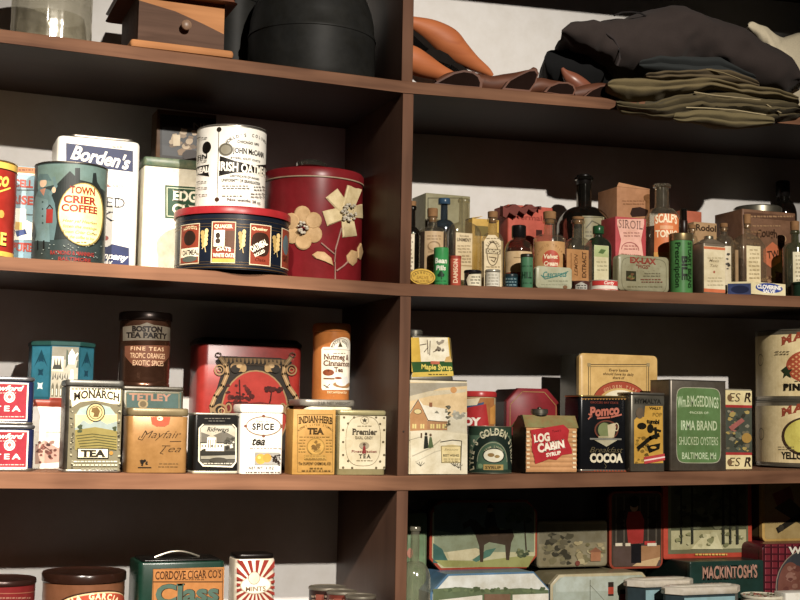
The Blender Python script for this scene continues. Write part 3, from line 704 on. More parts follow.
def pack(x0, x1, y0, y1, top, kind):
    a.rect(x0, y0, x1, y1, 'd8c8a4'); a.rect(x0+.8, y0+.8, x1-.8, y1-.8, 'b5482a'); xm = (x0+x1)/2; W = x1-x0
    if kind == 0:
        a.text('QUAKER', xm, y0+6.5, W*.75, 3.4, 'f2dcb4', .04); a.rect(x0+.8, y0+9, x1-.8, y1-14, '7a5038'); a.rect(x0+2.5, y0+8.5, x0+W*.55, y0+25, 'efe6d0')
        a.oval(x0+6.5, y0+14, 2.3, 3, '4a3a30'); a.oval(x0+6.5, y0+19.5, 2.6, 2.6, '54443a'); a.text('OATS', xm, y1-11.5, W*.6, 3.6, 'f5ecd4', .04, 0, 1); a.text('WHITE OATS', xm, y1-6, W*.88, 3.6, 'f5ecd4', .04); a.rect(x0+.8, y1-4.5, x1-.8, y1-.8, 'e5b23c')
    if kind == 1:
        a.oval(xm, y0+14, W*.3, 7.5, '3d2a22'); a.text('HORNBYS', xm, y0+6.5, W*.7, 3, 'e8cfa0', .03, 0, 1.5); a.rect(x0+1, y0+24, x1-1, y0+33, 'e6dcc0'); a.text('OATMEAL', xm, y0+31, W*.85, 5, '2a211c', .03); a.oval(xm, y1-5, W*.38, 3, '6f7b70')
    if kind == 2:
        a.text('Quaker', xm, y0+6, W*.75, 2.8, 'f0d6a8', .02, .2); a.oval(xm, y0+20, W*.42, 12, '4a2e22', pw=.7); a.text('OATMEAL', xm, y0+24, W*.95, 6, 'f5ecd4', .04, 0, 0, .5); a.text('ROLLED', xm, y0+30, W*.6, 3, 'f5ecd4', .03, 0, 0, .5); a.text('Oats', xm, y1-4, W*.5, 3, '7a2a18', .02, .2)
    if kind == 3: a.oval(xm, y0+16, W*.3, 10, '6d8a92'); a.text('OATS', xm, y1-7, W*.85, 6, '2a1a14', .04)
pack(180.5, 199.5, 224, 264, 0, 1); pack(211.5, 235.5, 221.5, 263, 0, 0); pack(249.5, 270.5, 224.5, 265.5, 0, 2); pack(280.5, 289, 229, 269, 0, 3)
def wheat(x, y):
    for i in range(4): a.oval(x-2+i*.4, y+2+i*4, 2, 2.6, 'cba85a'); a.oval(x+2-i*.3, y+i*4.2, 1.8, 2.5, 'e0c078')
    a.line([(x, y+14), (x+1, y+21)], .8, 'd8bc7c'); a.line([(x, y+14), (x-2.5, y+18)], .7, 'd8bc7c')
wheat(205, 231); wheat(242, 232); wheat(275.5, 236); t.add('label', a.mb)
c = CY(196.5, 267, 124.5, 0, qk.z1, yc=.07)
t, a = can('oatmeal_can', 'white oatmeal can with black banner standing on the red plastic lid', 'can', c, WHITE, TINM, .0025)
K = '26221e'
a.line([(219, 130), (217, 204)], .6, K); a.oval(219.2, 129.5, 2.4, 2.5, '3a342c'); a.oval(217, 199.5, 2.3, 2.2, '5a3a28'); a.line([(200, 128), (266, 131)], .5, '9a948a')
a.oval(207, 147.5, 4.3, 6, '1e1a16'); a.oval(226, 149.5, 7.2, 6.4, '8d8672'); a.oval(226, 149.5, 5.2, 4.6, 'a59e88'); a.ring(226, 149.5, 6, 5.4, .6, '6a6454')
a.poly([(196.5, 168), (209.5, 164.5), (208, 170), (209.5, 176.5), (197, 174.5)], K); a.text('MEAL', 202, 173, 12, 5.4, 'f2efe6', .05)
a.poly([(220, 156), (235, 161), (252, 165.5), (266, 164.5), (265.5, 177.5), (252, 172.5), (236, 172.5), (219, 176)], K)
a.text('IRISH OATMEAL', 249, 172, 53, 8.4, 'f4f0e4', .03, 0, -1); 
a.arctext("WORLD'S COLUMBIAN", 247, 148, 20, 12, 165, 25, 3, '6a645a', .01); a.text('CHICAGO 1893', 249, 144, 22, 2.4, '7a746a'); a.text('JOHN McCANN', 251, 154.5, 32, 5, K, .02, sf=True); a.text('STEEL CUT OATS', 247, 160, 30, 1.8, '8a8478')
a.text('CERTIFICATE OF AWARD', 246, 178, 30, 2, '6a645a'); a.text('UNIFORMITY OF GRANULATION', 243, 182.5, 40, 2.8, '4a453c'); a.lines(222, 249, [186, 188.5], '8a8478', 1, 3); a.lines(253, 264, [187, 190], '8a8478', 1, 4); a.lines(222, 242, [196], 'a09a8c', .9); a.lines(250, 264, [194, 197], '8a8478', .9)
a.text('Net weight 28 oz.', 246, 202, 34, 2.6, '3a342c', .02); a.lines(197, 208, [138, 161, 182, 188, 195], '8a8478', 1, 6); a.text('FIN', 203, 159, 9, 4, K, .03)
t.add('label', a.mb)
zone_gain(.68)
c = CY(263, 364, 166, 0, 'B', yc=.196)
t = Thing('red_canister', 'tall red round canister with wooden flowers stuck on its front', 'canister', c.base); RED = paint('8e1620', .38, .12, wearcol='5e0e14'); R = c.R; zl = c.z(177)
m = MB(); m.cyl(c.x, c.y, [(R*.97, c.z0), (R*.98, c.z0+.002), (R*.98, zl)], RED, 80); t.add('body', m)
m = MB(); m.cyl(c.x, c.y, [(R*.985, zl+.0006), (R*1.003, zl+.001), (R*1.003, zl+.003)], paint('b9a184', .5, .5), 80); m.cyl(c.x, c.y, [(R*1.0, zl+.003), (R, c.z1-.004), (R*.97, c.z1), (R*.2, c.z1+.002)], RED, 80); lo = t.add('lid', m)
m = MB(); z = c.z1+.002; m.cyl(c.x-.012, c.y-.02, [(.012, z), (.013, z+.004), (.026, z+.008), (.027, z+.013), (.02, z+.018)], glass('6a6a66', .9), 24); t.add('knob', m, lo)
FW_ = paint('d2ac78', .6, .35, 0, 80, .3, 'a97e4a'); FW2 = paint('d9c596', .6, .3, 0, 80, .3, 'a58a58')
fc = Round(c.x, c.y, R*.98, c.z0)
def petal(px, mat, th=.004, lift=.0):
    uv = [fc.uv(x, y) for x, y in px]; m = MB()
    A = [fc.to3(u, v, .0002+lift) for u, v in uv]; cu = sum(p[0] for p in uv)/len(uv); cv = sum(p[1] for p in uv)/len(uv)
    B = [fc.to3(u, v, th*.6+lift) for u, v in uv]; Cc = [fc.to3(cu+(u-cu)*.85, cv+(v-cv)*.85, th+lift) for u, v in uv]
    ar = sum(uv[i][0]*uv[(i+1) % len(uv)][1]-uv[(i+1) % len(uv)][0]*uv[i][1] for i in range(len(uv)))
    if ar < 0: A.reverse(); B.reverse(); Cc.reverse()
    m.loft([A, B, Cc], mat); return m
def disc(cx, cy, r, r2=None, n=16, rot=0): return [(cx+r*math.cos(2*PI*k/n), cy+(r2 or r)*math.sin(2*PI*k/n)) for k in range(n)]
for i in range(6):
    an = math.radians(60*i+28); t.add('petal', petal(disc(303+12.2*math.cos(an), 228+13.5*math.sin(an), 8.2, 8.6), FW_, .0035+.0006*(i % 2)))
for (ax, ay, w_, l0, l1) in ((-.62, -.78, 7.5, 0, 24), (.3, -.95, 7.2, 0, 26), (.95, -.02, 8, 0, 16), (.12, .99, 7, 3, 25), (-.93, .3, 8, 0, 23)):
    nx, ny = -ay, ax; o = (346, 212)
    t.add('petal', petal([(o[0]+ax*l0-nx*w_*.8, o[1]+ay*l0-ny*w_*.8), (o[0]+ax*l1-nx*w_, o[1]+ay*l1-ny*w_), (o[0]+ax*l1+nx*w_, o[1]+ay*l1+ny*w_), (o[0]+ax*l0+nx*w_*.8, o[1]+ay*l0+ny*w_*.8)], FW2, .0035))
SHL = paint('cfc6b4', .5, .5, 0, 60, .4, '6a6052')
for (fx, fy, n_, sp) in ((303, 228, 16, 4.5), (346.5, 213, 36, 7)):
    m = MB(); R_ = random.Random(int(fx))
    for k in range(n_):
        an = R_.uniform(0, 2*PI); d = sp*math.sqrt(R_.random()); u, v = fc.uv(fx+d*math.cos(an), fy+d*1.3*math.sin(an)); P = fc.to3(u, v, .006+.003*R_.random()); q = R_.uniform(.0018, .0034); m.ball(P, q, q, q*.8, SHL, 8, 6)
    t.add('flower_centre', m)
m = MB(); TW = paint('b88a7a', .7, .4)
for path in ([(335, 281), (334.5, 262), (335, 250), (341, 228)], [(321, 243), (328, 249), (334, 254)], [(336, 271), (343, 266), (349, 260)]):
    m.tube([fc.to3(*fc.uv(x, y), .0015) for x, y in path], .0014, TW, 8)
t.add('stem', m)
for px in ([(312, 255), (317, 251.5), (324, 252), (331, 258), (333, 266), (325, 262), (315, 258.5)], [(346, 256), (351, 250), (357, 252), (356, 262), (352, 266), (347, 262)], [(357, 248), (360, 243), (361.5, 252), (359.5, 260), (357, 258)]): t.add('leaf', petal(px, FW_, .003))

# ================================================================== SECOND ROW RIGHT: chemist's bottles and boxes
GB_ = 'old medicine bottles on the second shelf'; GT = 'small medicine tins, tubes and jars on the shelf edge'; GX = 'cartons behind the medicine bottles'
zone_gain(.95)
b = BX(425.5, 470, 194.5, .2, .065, 'B')
t, a = tin_box('olive_box', 'dull olive box at the back beside the post, behind the blue stopper', 'box', b, paint('8a8462', .6, .3, wearcol='5c573f'), .001, group=GX)
a.box(428, 198, 462, 240, .8, '5a5640'); t.add('label', a.mb)
c = CY(404, 420, 205, .075, 'B')
t, a = bottle('medicine_bottle', 'dark bottle with a pale label half hidden by the post', c, 233, 226, 408, 415, DARKB, group=GB_, cork=200, fill=(236, paint('23130c', .5)))
a.rect(403, 234, 414.2, 279, 'ddd0b6'); a.lines(405, 413, range(238, 276, 4), '6a5a46'); t.add('label', a.mb)
c = CY(417.5, 447, 215, .045, 'B')
t, a = bottle('medicine_bottle', 'dark brown corked bottle with a tan label behind the oval yellow tin', c, 232, 225, 427, 436.5, GLASS, group=GB_, cork=206, lip=True, fill=(231, paint('3a1c12', .3)))
a.rect(424.5, 231, 443, 284, 'c2a47c'); a.lines(427, 441, [236, 239, 252, 256, 260, 264, 268, 272], '8f7450', 1); a.ring(434, 246, 6, 5, 1, '9c7f58'); t.add('label', a.mb)
c = CY(432, 456, 199, .1, 'B')
t, a = bottle('blue_bottle', 'blue glass bottle with a flat blue stopper behind the brown corked bottle', c, 228, 218, 440.5, 448, BLUEG, group=GB_, lip=False, cap=(196.5, 202.5, paint('2f4a63', .3), 6.2), fill=(226, paint('16222e', .3)))
c = CY(446.5, 481, 196, .055, 'B')
t, a = bottle('flask_bottle', 'clear flat-sided flask bottle with a cream label and tall neck', c, 231, 220, 457, 467, GLASS, sq=(.6, .012), group=GB_)
a.rect(455.5, 233, 472, 280, 'd3bf98'); a.text('SLOAN', 464, 237, 9, 1.8, '6a5638'); a.text('LINIMENT', 464, 241.5, 14, 3.2, '4a3a24', .03); a.lines(457, 471, [246, 249, 252, 256, 259, 262], '8a7450', .9, 3); a.rect(455.5, 265, 472, 266, 'b09468'); t.add('label', a.mb)
b = BX(472, 499, 219, .17, .05, 'B')
t, a = tin_box('yellow_box', 'small yellow carton with an open flap peeking out between two bottles', 'box', b, paint('c9a038', .6, .25), .001, group=GX)
m = MB(); m.prism([(b.x0, b.y0, b.z1), (b.x0+.02, b.y0, b.z1+.004), (b.x0+.024, b.y0+.03, b.z1+.006), (b.x0, b.y0+.03, b.z1+.001)], (0, 0, .0008), paint('d1ab45', .6)); t.add('flap', m); a.rect(475, 226, 488, 236, '7a6a34'); t.add('label', a.mb)
c = CY(482.5, 502.5, 216.5, .018, 'B')
t, a = bottle('drops_bottle', 'slim square corked bottle wholly covered by an ornate cream label', c, 242, 231, 486.5, 495.5, GLASS, sq=(.75, .003), group=GB_, cork=210, fill=(240, paint('bfa880', .6)))
a.poly([(484, 286), (484, 241), (488, 235), (495, 235), (501, 241), (501.5, 288)], 'd8c6a2'); a.ring(492.5, 254, 6, 12, 1, '6b5a40'); a.rect(485.5, 249, 500.5, 254, '6b5a40'); a.text('DROPS', 493, 253.3, 13, 3.6, 'e4d6b4', .04, sf=True); a.arctext('SIMMONS', 493, 248, 5.5, 5, 160, 20, 2.6, '6b5a40'); a.line([(489, 257), (496, 258), (494, 262), (491, 260)], 1, '6b5a40'); a.lines(486, 500, [238.5, 267, 270], '8a7654', 1); t.add('label', a.mb)
b = BX(508, 553, 206, .165, .06, 'B')
t, a = tin_box('torn_red_carton', 'torn red paper carton with a crumpled dark top flap', 'box', b, paint('b94e3a', .7, .25, wearcol='7c2c22'), .003, group=GX)
m = MB(); fl = []
for i in range(13):
    x = 503+i*3.2; fl.append(onY(x, 206+2*math.sin(i*1.3), b.y0-.012+.004*math.sin(i)))
for i in range(12, -1, -1):
    x = 503+i*3.2; fl.append(onY(x, 216-i*.55+3*math.sin(i*2.1), b.y0-.014))
m.prism(fl, (0, .012, .002), paint('6d2c22', .8, .4)); t.add('flap', m); a.text('Mermaid', 530, 220, 34, 5, '93382c', .02); a.rect(536, 230, 542, 236, '3a1a14'); t.add('label', a.mb)
c = CY(504.5, 533, 224, .05, 'B')
t, a = bottle('amber_bottle', 'amber bottle with a black screw cap and plain cream label', c, 249, 238, 511.5, 524.5, AMBER, group=GB_, lip=False, cap=(223.5, 236, paint('151313', .3), 7.3), fill=(247, paint('8a4514', .25)))
a.rect(506, 251, 531.5, 272, 'd0b184'); a.rect(506, 272, 531.5, 275, '9a4a2c'); a.line([(514, 257.5), (524, 258)], 1, '9a7e54'); t.add('label', a.mb)
c = CY(533, 566, 217, .045, 'B')
t, a = bottle('cream_bottle', 'clear corked bottle with a tan label bearing a red disc', c, 238, 232, 541.5, 553, GLASS, group=GB_, cork=209)
a.rect(534.5, 241, 564.5, 285, 'c1925a'); a.oval(551, 259.5, 8.5, 9.5, 'bf4a33'); a.text('Velvet', 551, 258.5, 14, 4.2, 'efe2c4', .03, .2); a.text('Cream', 551, 265.5, 14, 4.2, 'efe2c4', .03, .2); a.arctext('LIQUID TOILET', 550, 262, 13, 16, 150, 30, 2.2, '8d6534'); t.add('label', a.mb)
c = CY(557, 611, 172, .115, 'B')
t, a = bottle('spirit_bottle', 'largest dark brown bottle with a tall black neck and old label', c, 222, 203, 575.5, 591, DARKB, group=GB_, fill=(212, paint('3a1e10', .2)), cap=(170, 180, paint('14100e', .4), 7.6))
a.rect(582, 216, 604, 255, '8d8666'); a.box(583.5, 217.5, 602.5, 253, .7, '4a4632'); a.line([(586, 228), (592, 221), (600, 225)], 1.2, '55513c'); a.lines(585, 601, [232, 236], '55513c', 1); t.add('label', a.mb)
c = CY(565.5, 590.5, 218, .03, 'B')
t, a = bottle('extract_bottle', 'clear square bottle with a brown label reading sideways', c, 247, 236, 572, 583, GLASS, sq=(.9, .004), group=GB_, cork=215, fill=(258, paint('6a4526', .4)))
a.rect(566.5, 249.5, 588.5, 281, 'b07d48'); a.text('EXTRACT', 586, 265, 26, 4.4, '4f3016', .03, 0, 0, PI/2); a.text('LEMON', 577.5, 265, 22, 3.6, '6b4420', .02, .3, 0, PI/2); a.line([(571, 253), (571, 278)], .6, '6b4420'); t.add('label', a.mb)
c = CY(587, 609.5, 232, .03, 'B')
t, a = bottle('green_bottle', 'small green glass bottle with a green cap and pale label', c, 246, 236, 592.5, 602, GREENG, sq=(.8, .004), group=GB_, lip=False, cap=(224.5, 232.5, paint('1c4a28', .3), 5.8), fill=(246, paint('10301c', .3)))
a.rect(594, 245.5, 608.5, 281, 'd0c9a4'); a.rect(594.3, 245.8, 608.2, 257, 'a9b67e'); a.poly([(598, 253), (601, 249), (606, 250), (603, 254)], '55703c'); a.lines(596, 607, [262, 266, 270], '9a9474', 1); t.add('label', a.mb)
b = BX(617, 650, 188, .15, .07, 'B')
t, a = tin_box('brown_carton', 'open brown cardboard carton behind the pink box', 'box', b, paint('a8744c', .7, .25), .0015, group=GX)
m = MB(); m.prism([(b.x0, b.y0, b.z1), (b.x0+.004, b.y0, b.z1+.008), (b.x1, b.y0, b.z1+.001), (b.x1, b.y0, b.z1)], (0, .0012, 0), paint('b07c52', .7)); t.add('flap', m); a.poly([(630, 214), (632, 208), (640, 207), (648, 210), (648, 216), (632, 217)], '33201a'); a.lines(622, 644, [201, 204], '8a5c3a', 1); t.add('label', a.mb)
b = BX(615.5, 646, 217.5, .05, .05, 'B')
t, a = tin_box('pink_carton', 'pink and red medicine box standing behind the small green-grey tin', 'box', b, paint('b23a40', .6, .15), .001, group=GX)
a.poly([(617, 219), (644, 219), (644, 224), (641, 240), (644, 262), (644, 275), (617, 275), (617, 262), (621, 240), (617, 224)], 'e0aa9a'); a.text('SIROIL', 630.5, 228.5, 24, 8, '8e6a5e', .01, 0, 0, 0, 1.15, True); a.lines(623, 640, [233, 236], 'a06a5e', 1); a.ring(630, 250, 9, 8, .9, 'a9605a', a0=0, a1=PI); a.lines(624, 637, [246, 249], 'a9605a', 1); a.text('ITCH NOTES', 631, 257, 20, 2.6, 'a04a48', .02); a.text('DIRECTED', 630, 262.5, 22, 2.6, 'a04a48', .02); t.add('label', a.mb)
c = CY(643, 681, 181, .07, 'B')
t, a = bottle('tonic_bottle', 'clear tall-necked tonic bottle with a bright orange label', c, 222, 205, 652.5, 667.5, GLASS, group=GB_, fill=(225, paint('4a200e', .2)))
a.poly([(654.5, 217), (659, 213.5), (676, 214.5), (678.5, 219), (678.5, 278), (654, 278)], 'd8763a'); a.text("SCALF'S", 667, 223.5, 22, 8, 'f0e2c2', .03, 0, 1.5); a.text('TONIC', 667, 237, 22, 6.6, 'f0e2c2', .03); a.rect(660, 225.5, 673, 229, 'e0a070'); a.rect(654, 252, 678, 278, 'd99a40'); t.add('label', a.mb)
c = CY(677, 690, 208, .065, 'B')
t, a = bottle('dark_bottle', 'slim dark brown bottle rising behind the green tube', c, 240, 233, 679, 686.5, DARKB, group=GB_, cork=None, lip=False, cap=(219.5, 233, paint('24150e', .4), 4.2), fill=(238, paint('1d0f08', .3)))
b = BX(681, 702, 211, .2, .05, 'B')
t, a = tin_box('orange_carton', 'rust orange carton with a worn top far behind the green tube', 'box', b, paint('b0593c', .7, .3), .002, group=GX); t.add('label', a.mb)
b = BX(694, 717, 222.5, .13, .05, 'B')
t, a = tin_box('brown_print_carton', 'tan carton with dark letters behind the talcum tin', 'box', b, paint('a8855c', .7, .3), .0015, group=GX); a.text('Rodol', 706, 231, 20, 6, '3c2a1c', .03); t.add('label', a.mb)
c = CY(686, 698, 228, .09, 'B')
t, a = bottle('corked_bottle', 'little clear bottle with a round cork stopper beside the tan carton', c, 240, 235, 688, 695, GLASS, group=GB_, cork=224)
c = CY(714, 734, 226, .055, 'B')
t, a = bottle('corked_bottle', 'clear corked bottle directly behind the right side of the talcum tin', c, 243, 234, 718, 725, GLASS, group=GB_, cork=222)
a.rect(719, 246, 731, 285, 'cfc3a8'); a.blobs(724, 248, 731, 270, ['3a342c'], 7, 1, 2.5); t.add('label', a.mb)
b = BX(742.5, 796, 211, .13, .09, 'B')
t, a = tin_box('cough_drop_tin', 'large square brown tin with a round metal lid on top at the right', 'tin', b, paint('77543c', .55, .4, wearcol='4a3122'), .003, group=None)
a.rect(744, 214, 795, 219, '5d4030'); a.lines(746, 793, [216.5], 'a07c58', 1.6); a.text('Cough', 767, 239, 25, 8, '3a2618', .02, .1, 2.5, .12); a.lines(752, 780, [226], 'a07c58', 1.2); a.oval(782, 239, 4, 4, 'a98660'); a.ring(782, 239, 3, 3, .8, '5a3c2a')
a.poly([(763, 250), (772, 242), (781, 249), (780, 262), (771, 268), (763, 262)], 'c0683f'); a.text('TW', 773, 258, 14, 7, '4a2c1c', .03, 0, 0, .15); a.blobs(760, 270, 785, 284, ['9a7752', '5a3c2a'], 14, 1, 3); a.lines(746, 760, range(232, 280, 6), '8a6848', 2); t.add('label', a.mb)
m = MB(); P = onY(749, 207, b.ym); m.cyl(P.x+.02, b.ym, [(.046, b.z1), (.046, b.z1+.011), (.043, b.z1+.0135), (.02, b.z1+.0135)], tin('8d8878', .35), 48); t.add('round_lid', m)
c = CY(769, 797, 184, 0, 'B', yc=.252)
t, a = bottle('black_bottle', 'black glass bottle at the very back, its neck above the brown tin', c, 213, 199, 772, 785, DARKB, group=GB_, lip=False, cap=(179, 195, paint('141110', .35), 7.2), fill=(212, paint('120b08', .3)))
c = CY(731.5, 763, 222, .04, 'B')
t, a = bottle('apothecary_bottle', 'clear apothecary bottle with a thin cork and narrow cream label', c, 248, 232, 742.5, 749.5, GLASS, sq=(.8, .006), group=GB_, cork=212)
a.rect(746.5, 246, 760.5, 284, 'd8c8a0'); a.lines(748.5, 759, range(250, 282, 4), '9a8660', 1, 5); a.rect(735, 250, 738, 284, '9a7c58'); t.add('label', a.mb)
c = CY(782, 808, 229, .05, 'B')
t, a = bottle('olive_bottle', 'greenish corked bottle at the right edge of the medicine shelf', c, 248, 241, 791, 799, glass('9aa87a', .5), group=GB_, cork=219.5)
a.rect(793, 252, 812, 286, 'd8cfae'); a.lines(795, 806, range(256, 284, 4), '8a7c58', 1, 7); t.add('label', a.mb)
# small things along the edge
P0 = onY(422.5, 277, .014); 
t = Thing('oval_tin', 'small oval yellow tin lying on edge at the foot of the post', 'tin', (P0.x, .014, ztop('B', P0.x)), GT); m = MB(); rx = (onY(436, 277, .014).x-onY(409.5, 277, .014).x)/2; rz = (onY(422.5, 268.5, .014).z-ztop('B', P0.x))/2
cz_ = ztop('B', P0.x)+rz
for f, d in ((1, 0),): m.loft([[Vector((P0.x+rx*k*math.cos(2*PI*i/36), .014+y, cz_+rz*k*math.sin(2*PI*i/36))) for i in range(36)] for y, k in ((.012, .97), (.011, 1), (.002, 1), (0, .97))], GOLD if False else paint('d3a92e', .35, .15))
t.add('body', m); a = Art(Flat((P0.x-rx, .014), (P0.x+rx, .014), ztop('B', P0.x))); a.ring(422.5, 277, 11.5, 6.6, .6, '7a5c14'); a.text('SALVE', 422.5, 279, 12, 3, 'a07a18', .02); a.arctext('CARBOLIC', 422.5, 279, 9, 5.5, 155, 25, 2, '5a4410', .02); a.lines(415, 430, [281], '94701c', .9); t.add('label', a.mb)
def tube_can(name, label, xl, xr, yt, gap, col, capy=None, capcol=None, group=GT, cat='tube'):
    c = CY(xl, xr, yt, gap, 'B'); t = Thing(name, label, cat, c.base, group); m = MB(); z = c.z(capy) if capy else c.z1
    m.cyl(c.x, c.y, [(c.R*.95, c.z0), (c.R, c.z0+.0008), (c.R, z-(0 if capy else .001))]+([] if capy else [(c.R*.93, z)]), col, 40); t.add('body', m)
    if capy: m = MB(); m.cyl(c.x, c.y, [(c.R*1.03, z+.0002), (c.R*1.04, z+.001), (c.R*1.04, c.z1-.0012), (c.R*.97, c.z1)], capcol, 40); t.add('cap', m)
    return t, Art(c.face()), c
t, a, c = tube_can('pill_tube', 'bright green pill tube with white lettering beside the oval tin', 433.5, 448.5, 247, .006, paint('2f9a52', .4, .08))
a.text('Bean', 441, 263, 13, 5, 'eef0e0', .03, .1); a.text('Pills', 441, 270, 10, 4.4, 'eef0e0', .03, .1)
for dx, dy in ((-1.6, 0), (1.6, 0), (0, -2.3)): a.oval(441+dx, 275+dy, 1.8, 1.8, '123a20')
a.line([(441, 275), (441.5, 279)], .8, '123a20'); a.lines(436, 447, [281, 284], '1d6a38', 1); t.add('label', a.mb)
t, a, c = tube_can('pill_tube', 'orange red pill tube with sideways lettering beside the green one', 449.5, 461, 255.5, .006, paint('bb4a33', .45, .1))
a.rect(449, 255.5, 461.5, 258, 'a03a26'); a.text('DAMSON', 457.5, 271, 24, 4.2, 'e9c2a2', .03, 0, 0, PI/2); t.add('label', a.mb)
t, a, c = tube_can('ointment_jar', 'squat dark jar with black lid and cream label in front of the flask', 464, 481, 269.5, .006, glass('5a4a34', .5), 272.5, paint('18161a', .35), cat='jar')
a.poly([(466.5, 280), (469, 274.5), (481, 274), (481, 286.5), (468, 285.5)], 'd9d0b4'); a.lines(470, 480, [277, 280, 283], '4a4232', 1, 2); t.add('label', a.mb)
t, a, c = tube_can('glass_vial', 'stubby clear jar with a white label in front of the slim corked bottle', 485, 500, 269, .006, GLASS, 271.5, paint('a8a498', .3, .2, .4), cat='jar')
a.rect(486, 272, 499.5, 286, 'cfcabb'); a.lines(487.5, 498, [275, 278, 281, 284], '8a8474', .8, 3); t.add('label', a.mb)
t, a, c = tube_can('ointment_jar', 'tiny dark teal jar at the foot of the amber bottle', 504, 517.5, 273.5, .006, paint('23404a', .3, .1), 276.5, paint('1c2c30', .4), cat='jar')
a.lines(505.5, 516, [279, 282, 285], '7fa0a8', .9, 4); t.add('label', a.mb)
t, a, c = tube_can('green_tube', 'tall muted green tube with dark cap in front of the amber bottle', 520.5, 533, 253.5, .006, paint('457a58', .45, .15), 257, paint('2b2a22', .4))
a.text('HILL', 527, 278, 10, 6, '173a24', .03); a.lines(522, 532, [266, 283], '2a5a3c', 1.2); t.add('label', a.mb)
t, a, c = tube_can('round_label_tin', 'tiny round dark tin with a silver label under the brown-labelled bottle', 572, 589.5, 280.5, .004, paint('4a2a24', .4, .1), cat='tin')
a.poly([(575.5, 290), (575.5, 285), (581, 282), (587, 285), (587, 291)], 'a9a69c'); a.lines(576.5, 586, [285.5, 288], '3c3a34', 1.1); t.add('label', a.mb)
c = CY(588.5, 618.5, 279.5, .004, 'B')
t, a = can('plaster_tin', 'small round red and white tin on the edge below the green bottle', 'tin', c, paint('ddd6c8', .4, .08), paint('c9c2b2', .4, .1, .3), .0012, group=GT)
a.rect(592.5, 280.5, 618, 285.2, 'c8302a'); a.rect(592.5, 288.8, 618, 291.5, 'c8302a'); a.text('Curity', 609.5, 284.3, 10, 3.2, 'eadfd0', .02, .3); a.lines(600, 614, [290.2], 'e6b8a8', .8); t.add('label', a.mb)
def flat_tin(name, label, xl, xr, yt, Y, dep, col, r=.008, lidcol=None):
    b = BX(xl, xr, yt, Y, dep, 'B'); t = Thing(name, label, 'tin', b.base, GT); m = MB()
    def rg(ins, y): return [Vector((p.x, y, p.y)) for p in rr((b.x0+b.x1)/2, (b.z0+b.z1)/2, b.w-2*ins, b.h-2*ins, r, 0, 6)]
    f = lambda L: [list(x) for x in L]
    m.loft(f([rg(.0008, b.y1), rg(0, b.y1-.001), rg(0, b.y0+dep*.45)]), col, True, True); t.add('body', m)
    m = MB(); m.loft(f([rg(-.0005, b.y0+dep*.44), rg(-.0005, b.y0+.0016), rg(.0012, b.y0)]), lidcol or col); t.add('lid', m); return t, Art(b.face(), .0003), b
t, a, b = flat_tin('pastille_tin', 'pale green flat tin with cursive writing standing on edge', 536.5, 572, 267, .008, .013, paint('aeb095', .4, .25, wearcol='8a7a58'), .006)
a.text('Cascarets', 555, 277, 27, 5.5, '3a7a72', .02, .35, 0, .08); a.line([(541, 275), (545, 279), (556, 276.5), (568, 271.5)], .9, '3a7a72'); a.lines(548, 568, [281], '8a8c74', 1); a.lines(541, 568, [284.5], '9a9a80', .8); a.oval(565, 287, 2.2, 1.6, '7a5638'); t.add('label', a.mb)
t, a, b = flat_tin('laxative_tin', 'grey-green flat tin with red lettering and a small square picture', 618.5, 669, 256, .008, .02, paint('938f72', .4, .25, wearcol='6a6448'), .008)
a.ring(644, 275, 22.5, 17, .5, '6d6a50', pw=.35); a.text('EX-LAX', 643, 263.5, 26, 5.4, '8e3c2c', .05); a.text('"FIGS"', 643, 268.5, 14, 3.4, '7c4432', .03); a.arctext('MMMMMMMMM', 643, 262, 19, 10, 200, 340, .7, '8a7a5c'); a.rect(626, 271, 636, 281, '33301c'); a.blobs(626.5, 271.5, 635.5, 280.5, ['5d6a34', '6a4a2c', '3c4a24', '8a6a3c'], 12, 1, 2.6); a.lines(643, 660, [273.5, 276], '6d6850', .9, 2); a.lines(640, 662, [279.5, 282], '7a4434', .9, 8); a.lines(627, 662, [286.5], '7d7858', .9); t.add('label', a.mb)
t, a, c = tube_can('prescription_tube', 'tall green tube with a brass cap and sideways black lettering', 669, 692.5, 232.5, .008, paint('3f7a3c', .45, .12), 240, tin('b09a6a', .3, .3), cat='tube')
a.text('Prescription', 675.5, 265, 45, 5, '12240f', .02, 0, 0, -PI/2); a.text('BILE', 682, 268, 24, 5.4, '12240f', .04, 0, 0, -PI/2); a.text('STUART BEANS', 688, 265, 46, 4.4, '12240f', .03, 0, 0, -PI/2); t.add('label', a.mb)
b = BX(703.5, 725.5, 243.5, .012, .035, 'B')
t, a = tin_box('talcum_tin', 'grey shouldered talcum tin with a cream and orange label', 'tin', b, paint('7d6f5e', .4, .3, .3), .003, group=GT)
m = MB(); zc = b.z(238.5); m.loft([rr(b.xm, b.ym, b.w, b.d, .003, b.z1), rr(b.xm, b.ym, b.w*.5, b.d*.5, .006, zc)], paint('7d6f5e', .4, .3, .3)); t.add('shoulder', m); m = MB(); z2 = b.z(235); m.cyl(b.xm, b.ym, [(.0065, zc), (.0085, zc+.001), (.0085, z2-.001), (.007, z2)], tin('b0a68c', .3), 28); t.add('cap', m)
a.rect(703.8, 246.5, 725, 291.5, 'd3c6a4'); a.rect(703.8, 247, 725, 249.6, 'c8683a'); a.rect(703.8, 289, 725, 292.5, 'c8683a'); a.text('Mavis', 714, 262, 10, 2.6, '8a7a5c', .01, .3); a.text('Talc', 714, 267, 8, 2.6, '8a7a5c', .01, .3); a.poly([(714, 270.5), (715.2, 272), (714, 273.5), (712.8, 272)], 'a8402c'); a.lines(707, 723, [258, 278, 281, 285], 'a89a78', .8); t.add('label', a.mb)
